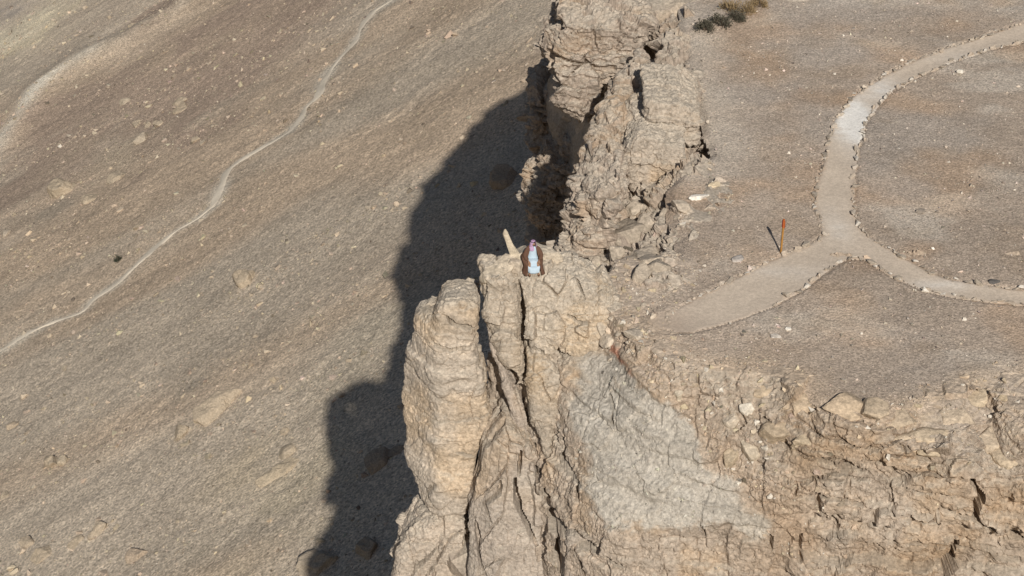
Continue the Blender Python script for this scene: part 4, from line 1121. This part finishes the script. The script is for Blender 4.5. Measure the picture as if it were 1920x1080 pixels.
solid('stripe', [((-0.062, -0.052, H - 0.40), (-0.040, 0.03, H - 0.03))], M_RED, post, 0.002)
solid('stripe', [((0.040, -0.052, H - 0.44), (0.064, 0.03, H - 0.10))], M_RED, post, 0.002)
for q, (dx, dy, s) in enumerate([(0.14, -0.06, 0.2), (-0.12, 0.05, 0.16), (0.02, 0.15, 0.15)]):
    V, Fc = STONES[q]
    o = mk('footing_stone', V * s + np.array([dx, dy, 0.03]), Fc, M_STONE, np.repeat([[0.50, 0.42, 0.33]], len(V), 0), smooth=False, parent=post)

# ================================================================== shrubs
def leaf_mat(name, c, c2):
    m = flat_mat(name, c, 0.8, 0.35, 6.0); return m
M_SAGE = leaf_mat('sage_leaves', (0.095, 0.085, 0.06), None)
M_STRAW = leaf_mat('straw', (0.28, 0.20, 0.105), None)
M_DARKLEAF = leaf_mat('dark_leaves', (0.045, 0.05, 0.032), None)
M_TWIG = flat_mat('twigs', (0.19, 0.14, 0.10), 0.9, 0.2, 12.0)
def shrub(label, loc, rad, hgt, mat, seed, n=700, blade=False):
    r = np.random.default_rng(seed)
    root = empty('shrub', loc); tag(root, label, 'shrub', 'shrubs on the plateau edge' if loc[2] > -20 else None)
    V = []; Fc = []
    for i in range(14):                                # stems
        a = r.uniform(0, 6.283); l = r.uniform(0.4, 0.9)
        e = np.array([math.cos(a) * rad * l * 0.8, math.sin(a) * rad * l * 0.8, hgt * r.uniform(0.5, 0.9)])
        b = len(V); w = 0.012 * rad / 0.5
        for t, p in ((1.0, np.array([0, 0, -0.05])), (0.7, e * np.array([.4, .4, .6])), (0.3, e)):
            V += [tuple(p + np.array([w * t, 0, 0])), tuple(p + np.array([-w * t * .5, w * t * .8, 0])), tuple(p + np.array([-w * t * .5, -w * t * .8, 0]))]
        for s in (0, 3):
            Fc += [(b + s + j, b + s + (j + 1) % 3, b + s + 3 + (j + 1) % 3, b + s + 3 + j) for j in range(3)]
    me = bpy.data.meshes.new('stems'); me.from_pydata(V, [], Fc); me.materials.append(M_TWIG)
    o = bpy.data.objects.new('stems', me); COL.objects.link(o); o.parent = root
    V = []; Fc = []
    nc = 16
    cl = r.normal(size=(nc, 3)); cl /= np.linalg.norm(cl, axis=1, keepdims=True); cl[:, 2] = np.abs(cl[:, 2])
    cl *= r.uniform(0.35, 0.85, (nc, 1))
    for i in range(n):
        c = cl[r.integers(nc)] + r.normal(0, 0.17, 3)
        c = np.array([c[0] * rad, c[1] * rad, max(0.02, c[2]) * hgt])
        d = c / (np.linalg.norm(c) + 1e-6) + r.normal(0, 0.5, 3); d[2] += 0.4; d /= np.linalg.norm(d)
        L = (0.16 if not blade else 0.38) * rad * r.uniform(0.6, 1.3); w = L * (0.32 if not blade else 0.08)
        s = np.cross(d, r.normal(size=3)); s /= np.linalg.norm(s) + 1e-6
        b = len(V)
        V += [tuple(c), tuple(c + d * L * 0.5 + s * w), tuple(c + d * L), tuple(c + d * L * 0.5 - s * w)]
        Fc.append((b, b + 1, b + 2, b + 3))
    me = bpy.data.meshes.new('foliage'); me.from_pydata(V, [], Fc); me.materials.append(mat)
    o = bpy.data.objects.new('foliage', me); COL.objects.link(o); o.parent = root
for i, (px, py, w, h, mat, bl, lab) in enumerate([
    (1322, 50, 40, 26, M_SAGE, False, 'grey green shrub lowest of the clump at the plateau edge'),
    (1352, 40, 42, 30, M_SAGE, False, 'dense sage shrub second from the low end of the clump'),
    (1376, 28, 34, 26, M_SAGE, False, 'sage shrub in the middle of the clump at the plateau edge'),
    (1368, 14, 34, 26, M_STRAW, True, 'dry straw tussock behind the sage shrubs'),
    (1400, 16, 30, 28, M_STRAW, True, 'straw coloured grass tussock at the top edge of the picture'),
    (1424, 6, 30, 24, M_STRAW, True, 'rightmost straw tussock of the clump'),
    (1388, 36, 22, 14, M_SAGE, False, 'small sage shrub on the gravel side of the clump')]):
    c = pz(px, py + h * 0.35, -1.25); s = 110.0 / F_PX
    shrub(lab, (c[0], c[1], -1.28), w * s * 0.62, h * s * 0.95, mat, 700 + i, 800 if not bl else 600, bl)
c = on_talus(222, 489); s = float((c - CAM) @ CF) / F_PX
shrub('dark bush alone on the slope beside the thin trail', tuple(c + np.array([0, 0, -0.05])), 10 * s, 15 * s, M_DARKLEAF, 720, 900)

# ================================================================== the seated man
M_SKIN = flat_mat('skin', (0.33, 0.19, 0.12), 0.6, 0.08, 15.0)
M_WHITE = flat_mat('white_cotton', (0.47, 0.57, 0.64), 0.8, 0.04, 8.0, 0.2)
M_BROWN = flat_mat('brown_wool', (0.125, 0.066, 0.042), 0.9, 0.18, 10.0, 0.2)
M_BLACK = flat_mat('black_cord', (0.015, 0.014, 0.014), 0.7, 0.1, 20.0)
M_LEATHER = flat_mat('leather', (0.12, 0.06, 0.03), 0.6, 0.15, 20.0)
def scarf_mat():
    m = bpy.data.materials.new('checked_scarf'); m.use_nodes = True
    nt = m.node_tree; N = nt.nodes; L = nt.links
    b = N['Principled BSDF']; b.inputs['Roughness'].default_value = 0.85
    tc = N.new('ShaderNodeTexCoord'); ch = N.new('ShaderNodeTexChecker'); ch.inputs['Scale'].default_value = 46
    ch.inputs['Color1'].default_value = (0.58, 0.48, 0.62, 1); ch.inputs['Color2'].default_value = (0.32, 0.10, 0.24, 1)
    L.new(tc.outputs['Object'], ch.inputs['Vector']); L.new(ch.outputs['Color'], b.inputs['Base Color'])
    return m
M_SCARF = scarf_mat()
man = empty('person', (0.0, 0.0, 0.04))
tag(man, 'person in a brown cloak and white robe with red checked headscarf, seated on the rock', 'person')
man.rotation_euler = (0, 0, 0.12)
def loft(name, rings, mat, closed=True, parent=man, cap=True, thick=0.0, sub=1):
    n = len(rings[0]); V = [tuple(p) for r in rings for p in r]; Fc = []
    for i in range(len(rings) - 1):
        for j in range(n if closed else n - 1):
            Fc.append((i * n + j, i * n + (j + 1) % n, (i + 1) * n + (j + 1) % n, (i + 1) * n + j))
    if cap and closed:
        Fc.append(tuple(range(n))[::-1]); Fc.append(tuple((len(rings) - 1) * n + j for j in range(n)))
    me = bpy.data.meshes.new(name); me.from_pydata(V, [], Fc); me.update()
    bm = bmesh.new(); bm.from_mesh(me); bmesh.ops.recalc_face_normals(bm, faces=bm.faces); bm.to_mesh(me); bm.free()
    me.polygons.foreach_set('use_smooth', [True] * len(me.polygons)); me.materials.append(mat)
    o = bpy.data.objects.new(name, me); COL.objects.link(o); o.parent = parent
    if thick:
        s = o.modifiers.new('thick', 'SOLIDIFY'); s.thickness = thick; s.offset = 0
    if sub:
        s = o.modifiers.new('sub', 'SUBSURF'); s.levels = sub; s.render_levels = sub
    return o
def skin_body(name, joints, bones, mat, parent):
    me = bpy.data.meshes.new(name)
    keys = list(joints)
    me.from_pydata([joints[k][0] for k in keys], [(keys.index(a), keys.index(b)) for a, b in bones], [])
    o = bpy.data.objects.new(name, me); COL.objects.link(o); o.parent = parent
    o.modifiers.new('skin', 'SKIN')
    for i, k in enumerate(keys):
        r = joints[k][1]; me.skin_vertices[0].data[i].radius = (r, r) if not isinstance(r, tuple) else r
        me.skin_vertices[0].data[i].use_root = (i == 0)
    s = o.modifiers.new('sub', 'SUBSURF'); s.levels = 2; s.render_levels = 2
    me.materials.append(mat)
    return o
J = {'pelvis': ((0, 0.32, 0.50), 0.13), 'belly': ((0, 0.31, 0.70), 0.125), 'chest': ((0, 0.29, 0.93), 0.13), 'base': ((0, 0.28, 1.08), 0.075), 'neck': ((0.005, 0.27, 1.15), 0.05),
     'jaw': ((0.015, 0.235, 1.21), 0.065), 'skull': ((0.012, 0.245, 1.30), 0.085), 'crown': ((0.01, 0.255, 1.36), 0.06), 'nose': ((0.05, 0.135, 1.255), 0.014)}
B = [('pelvis', 'belly'), ('belly', 'chest'), ('chest', 'base'), ('base', 'neck'), ('neck', 'jaw'), ('jaw', 'skull'), ('skull', 'crown'), ('jaw', 'nose')]
for s, t in ((-1, 'l'), (1, 'r')):
    hx = 0.22 * s
    J.update({'sh' + t: ((0.18 * s, 0.28, 1.05), 0.065), 'el' + t: ((0.33 * s, 0.17, 0.80), 0.045), 'wr' + t: ((0.235 * s, -0.07, 0.63), 0.03), 'pa' + t: ((0.215 * s, -0.15, 0.60), (0.04, 0.022)),
              'kn' + t: ((0.20 * s, -0.16, 0.49), 0.07), 'hi' + t: ((0.10 * s, 0.26, 0.50), 0.10), 'an' + t: ((0.17 * s, -0.14, 0.08), 0.042), 'to' + t: ((0.20 * s, -0.34, 0.03), 0.035)})
    B += [('chest', 'sh' + t), ('sh' + t, 'el' + t), ('el' + t, 'wr' + t), ('wr' + t, 'pa' + t), ('pelvis', 'hi' + t), ('hi' + t, 'kn' + t), ('kn' + t, 'an' + t), ('an' + t, 'to' + t)]
    for f in range(4):
        fx = hx + (f - 1.5) * 0.021
        J['f%d' % f + t] = ((fx, -0.20, 0.585), 0.010); J['g%d' % f + t] = ((fx * 1.01, -0.235 - 0.012 * (f in (1, 2)), 0.555), 0.009); J['h%d' % f + t] = ((fx * 1.01, -0.245 - 0.008 * (f in (1, 2)), 0.525), 0.008)
        B += [('pa' + t, 'f%d' % f + t), ('f%d' % f + t, 'g%d' % f + t), ('g%d' % f + t, 'h%d' % f + t)]
    J['t1' + t] = ((hx - 0.05 * s, -0.135, 0.60), 0.011); J['t2' + t] = ((hx - 0.07 * s, -0.17, 0.585), 0.010)
    B += [('pa' + t, 't1' + t), ('t1' + t, 't2' + t)]
skin_body('body', J, B, M_SKIN, man)
def sweep(path, n=28, fold=0.0):
    rings = []
    for i, (cx, cy, cz, rx, rn, ang) in enumerate(path):
        # ang: direction of the path in the y-z plane (0 = down, 1 = towards the camera)
        a = ang * math.pi / 2
        u = np.array([0, math.cos(a), math.sin(a) * 1.0])          # in-plane normal of the ring
        r = []
        for j in range(n):
            t = 2 * math.pi * j / n
            k = 1 + fold * (i / len(path)) * math.sin(t * 7 + i * 0.5)
            r.append(np.array([cx, cy, cz]) + np.array([1, 0, 0]) * math.cos(t) * rx * k + u * math.sin(t) * rn * k)
        rings.append(r)
    return rings
robe = loft('robe', sweep([(0, 0.275, 1.165, 0.065, 0.06, 0), (0, 0.28, 1.10, 0.17, 0.095, 0), (0, 0.285, 0.98, 0.20, 0.145, 0), (0, 0.29, 0.80, 0.19, 0.15, 0), (0, 0.27, 0.63, 0.21, 0.16, 0.15),
             (0, 0.17, 0.53, 0.235, 0.14, 0.6), (0, 0.02, 0.50, 0.25, 0.115, 1.0), (0, -0.13, 0.485, 0.265, 0.105, 0.9), (0.0, -0.20, 0.42, 0.27, 0.10, 0.45), (0.0, -0.215, 0.30, 0.25, 0.095, 0.05), (0.0, -0.225, 0.18, 0.24, 0.10, 0), (0.0, -0.235, 0.085, 0.25, 0.115, 0)], 28, 0.10), M_WHITE)
# the cloak: an open sheet that hangs from the shoulders, round the back and over both knees to the ground
def cloak():
    prof = [  # z, half width, back y, front y (how far the panels come forward), half opening in front
        (1.165, 0.085, 0.335, 0.20, 0.06), (1.135, 0.19, 0.39, 0.19, 0.09), (1.085, 0.235, 0.42, 0.165, 0.105), (0.96, 0.29, 0.45, 0.10, 0.12), (0.82, 0.34, 0.48, 0.06, 0.15),
        (0.70, 0.40, 0.50, 0.02, 0.175), (0.62, 0.42, 0.50, -0.14, 0.185), (0.52, 0.41, 0.50, -0.28, 0.20), (0.36, 0.395, 0.50, -0.30, 0.215), (0.20, 0.405, 0.50, -0.32, 0.225), (0.09, 0.43, 0.50, -0.36, 0.225), (0.025, 0.47, 0.50, -0.40, 0.215)]
    rings = []; n = 41
    for i, (z, w, yb, yf, op) in enumerate(prof):
        r = []; cy = (yb + yf) / 2; hy = (yb - yf) / 2
        a0 = math.asin(min(0.95, op / w)) 
        for j in range(n):
            a = a0 + (2 * math.pi - 2 * a0) * j / (n - 1)          # from the front opening round the back
            k = 1 + 0.035 * (i / 11) * math.sin(a * 11 + i * 0.35) + 0.02 * math.sin(a * 5 + i)
            sx = math.sin(a); sy = -math.cos(a)
            sx = math.copysign(abs(sx) ** 0.75, sx); sy = math.copysign(abs(sy) ** 0.75, sy)
            r.append(((w * sx + (-0.09 if sx < 0 else 0.0) * math.exp(-((z - 0.66) / 0.14) ** 2) * abs(sx) + (0.06 if sx > 0 else -0.02) * max(0, 0.3 - z) / 0.3) * k, cy + hy * sy * k, z + (0.02 * math.sin(a * 3) if i < 11 else 0.0)))
        rings.append(r)
    return loft('cloak', rings, M_BROWN, closed=False, cap=False, thick=0.018, sub=1)
cloak()
def sleeve(s):
    pts = [((0.16 * s, 0.28, 1.10), 0.07), ((0.225 * s, 0.255, 1.02), 0.095), ((0.315 * s, 0.19, 0.86), 0.10), ((0.36 * s, 0.12, 0.775), 0.10), ((0.315 * s, 0.0, 0.70), 0.095), ((0.26 * s, -0.09, 0.645), 0.09)]
    rings = []
    for i, (p, r) in enumerate(pts):
        a = np.array(pts[max(0, i - 1)][0]); b = np.array(pts[min(len(pts) - 1, i + 1)][0]); d = (b - a) / np.linalg.norm(b - a)
        u = np.cross(d, (0, 0, 1.0)); u /= np.linalg.norm(u); v = np.cross(d, u)
        rings.append([np.array(p) + (u * math.cos(t) + v * math.sin(t)) * r * (1 + 0.06 * math.sin(3 * t + i)) for t in np.linspace(0, 2 * math.pi, 15)[:-1]])
    return loft('sleeve', rings, M_BROWN)
sleeve(-1); sleeve(1)
def scarf():
    rings = []; n = 33
    prof = [(1.43, 0.02, 0.25, 0.02, 0.1), (1.415, 0.075, 0.25, 0.08, 0.1), (1.365, 0.115, 0.25, 0.12, 0.12), (1.30, 0.130, 0.26, 0.13, 0.75), (1.23, 0.135, 0.27, 0.13, 0.85), (1.17, 0.145, 0.275, 0.135, 0.5), (1.12, 0.175, 0.28, 0.145, 0.35), (1.05, 0.215, 0.285, 0.175, 0.25), (0.96, 0.20, 0.285, 0.185, 0.5)]
    for i, (z, w, cy, hy, op) in enumerate(prof):
        r = []
        for j in range(n):
            a = op + (2 * math.pi - 2 * op) * j / (n - 1) + 0.5    # the face opening is turned to the man's left
            k = 1 + 0.05 * (i / 8) * math.sin(a * 9 + i)
            r.append((math.sin(a) * w * k + 0.01, cy - math.cos(a) * hy * k, z))
        rings.append(r)
    return loft('headscarf', rings, M_SCARF, closed=False, cap=False, thick=0.010, sub=1)
sc_ = scarf()
def torus(name, c, R0, r0, mat, tilt, parent):
    V = []; Fc = []; n, m = 28, 8
    for i in range(n):
        a = 2 * math.pi * i / n
        for j in range(m):
            b = 2 * math.pi * j / m
            V.append(((R0 + r0 * math.cos(b)) * math.cos(a), (R0 * 1.06 + r0 * math.cos(b)) * math.sin(a), r0 * math.sin(b)))
    for i in range(n):
        for j in range(m):
            Fc.append((i * m + j, ((i + 1) % n) * m + j, ((i + 1) % n) * m + (j + 1) % m, i * m + (j + 1) % m))
    me = bpy.data.meshes.new(name); me.from_pydata(V, [], Fc); me.polygons.foreach_set('use_smooth', [True] * len(Fc)); me.materials.append(mat)
    o = bpy.data.objects.new(name, me); COL.objects.link(o); o.parent = parent; o.location = c; o.rotation_euler = tilt
    return o
torus('head_cord', (0.012, 0.25, 1.372), 0.118, 0.008, M_BLACK, (0.12, 0.05, 0.4), man)
torus('head_cord', (0.012, 0.25, 1.390), 0.105, 0.008, M_BLACK, (0.12, 0.05, 0.4), man)
def blobm(name, c, d, mat, parent):
    bm = bmesh.new(); bmesh.ops.create_icosphere(bm, subdivisions=2, radius=0.5)
    for v in bm.verts: v.co = Vector((v.co.x * d[0], v.co.y * d[1], v.co.z * d[2]))
    me = bpy.data.meshes.new(name); bm.to_mesh(me); bm.free(); me.materials.append(mat)
    me.polygons.foreach_set('use_smooth', [True] * len(me.polygons))
    o = bpy.data.objects.new(name, me); COL.objects.link(o); o.parent = parent; o.location = c
    return o
blobm('beard', (0.04, 0.185, 1.185), (0.095, 0.075, 0.07), M_BLACK, man)
for s in (-1, 1):
    blobm('eye', (0.045 + 0.030 * s, 0.158 + 0.012 * s, 1.275), (0.02, 0.012, 0.012), M_BLACK, man)
    blobm('sandal', (0.195 * s, -0.28, 0.02), (0.105, 0.27, 0.045), M_LEATHER, man)
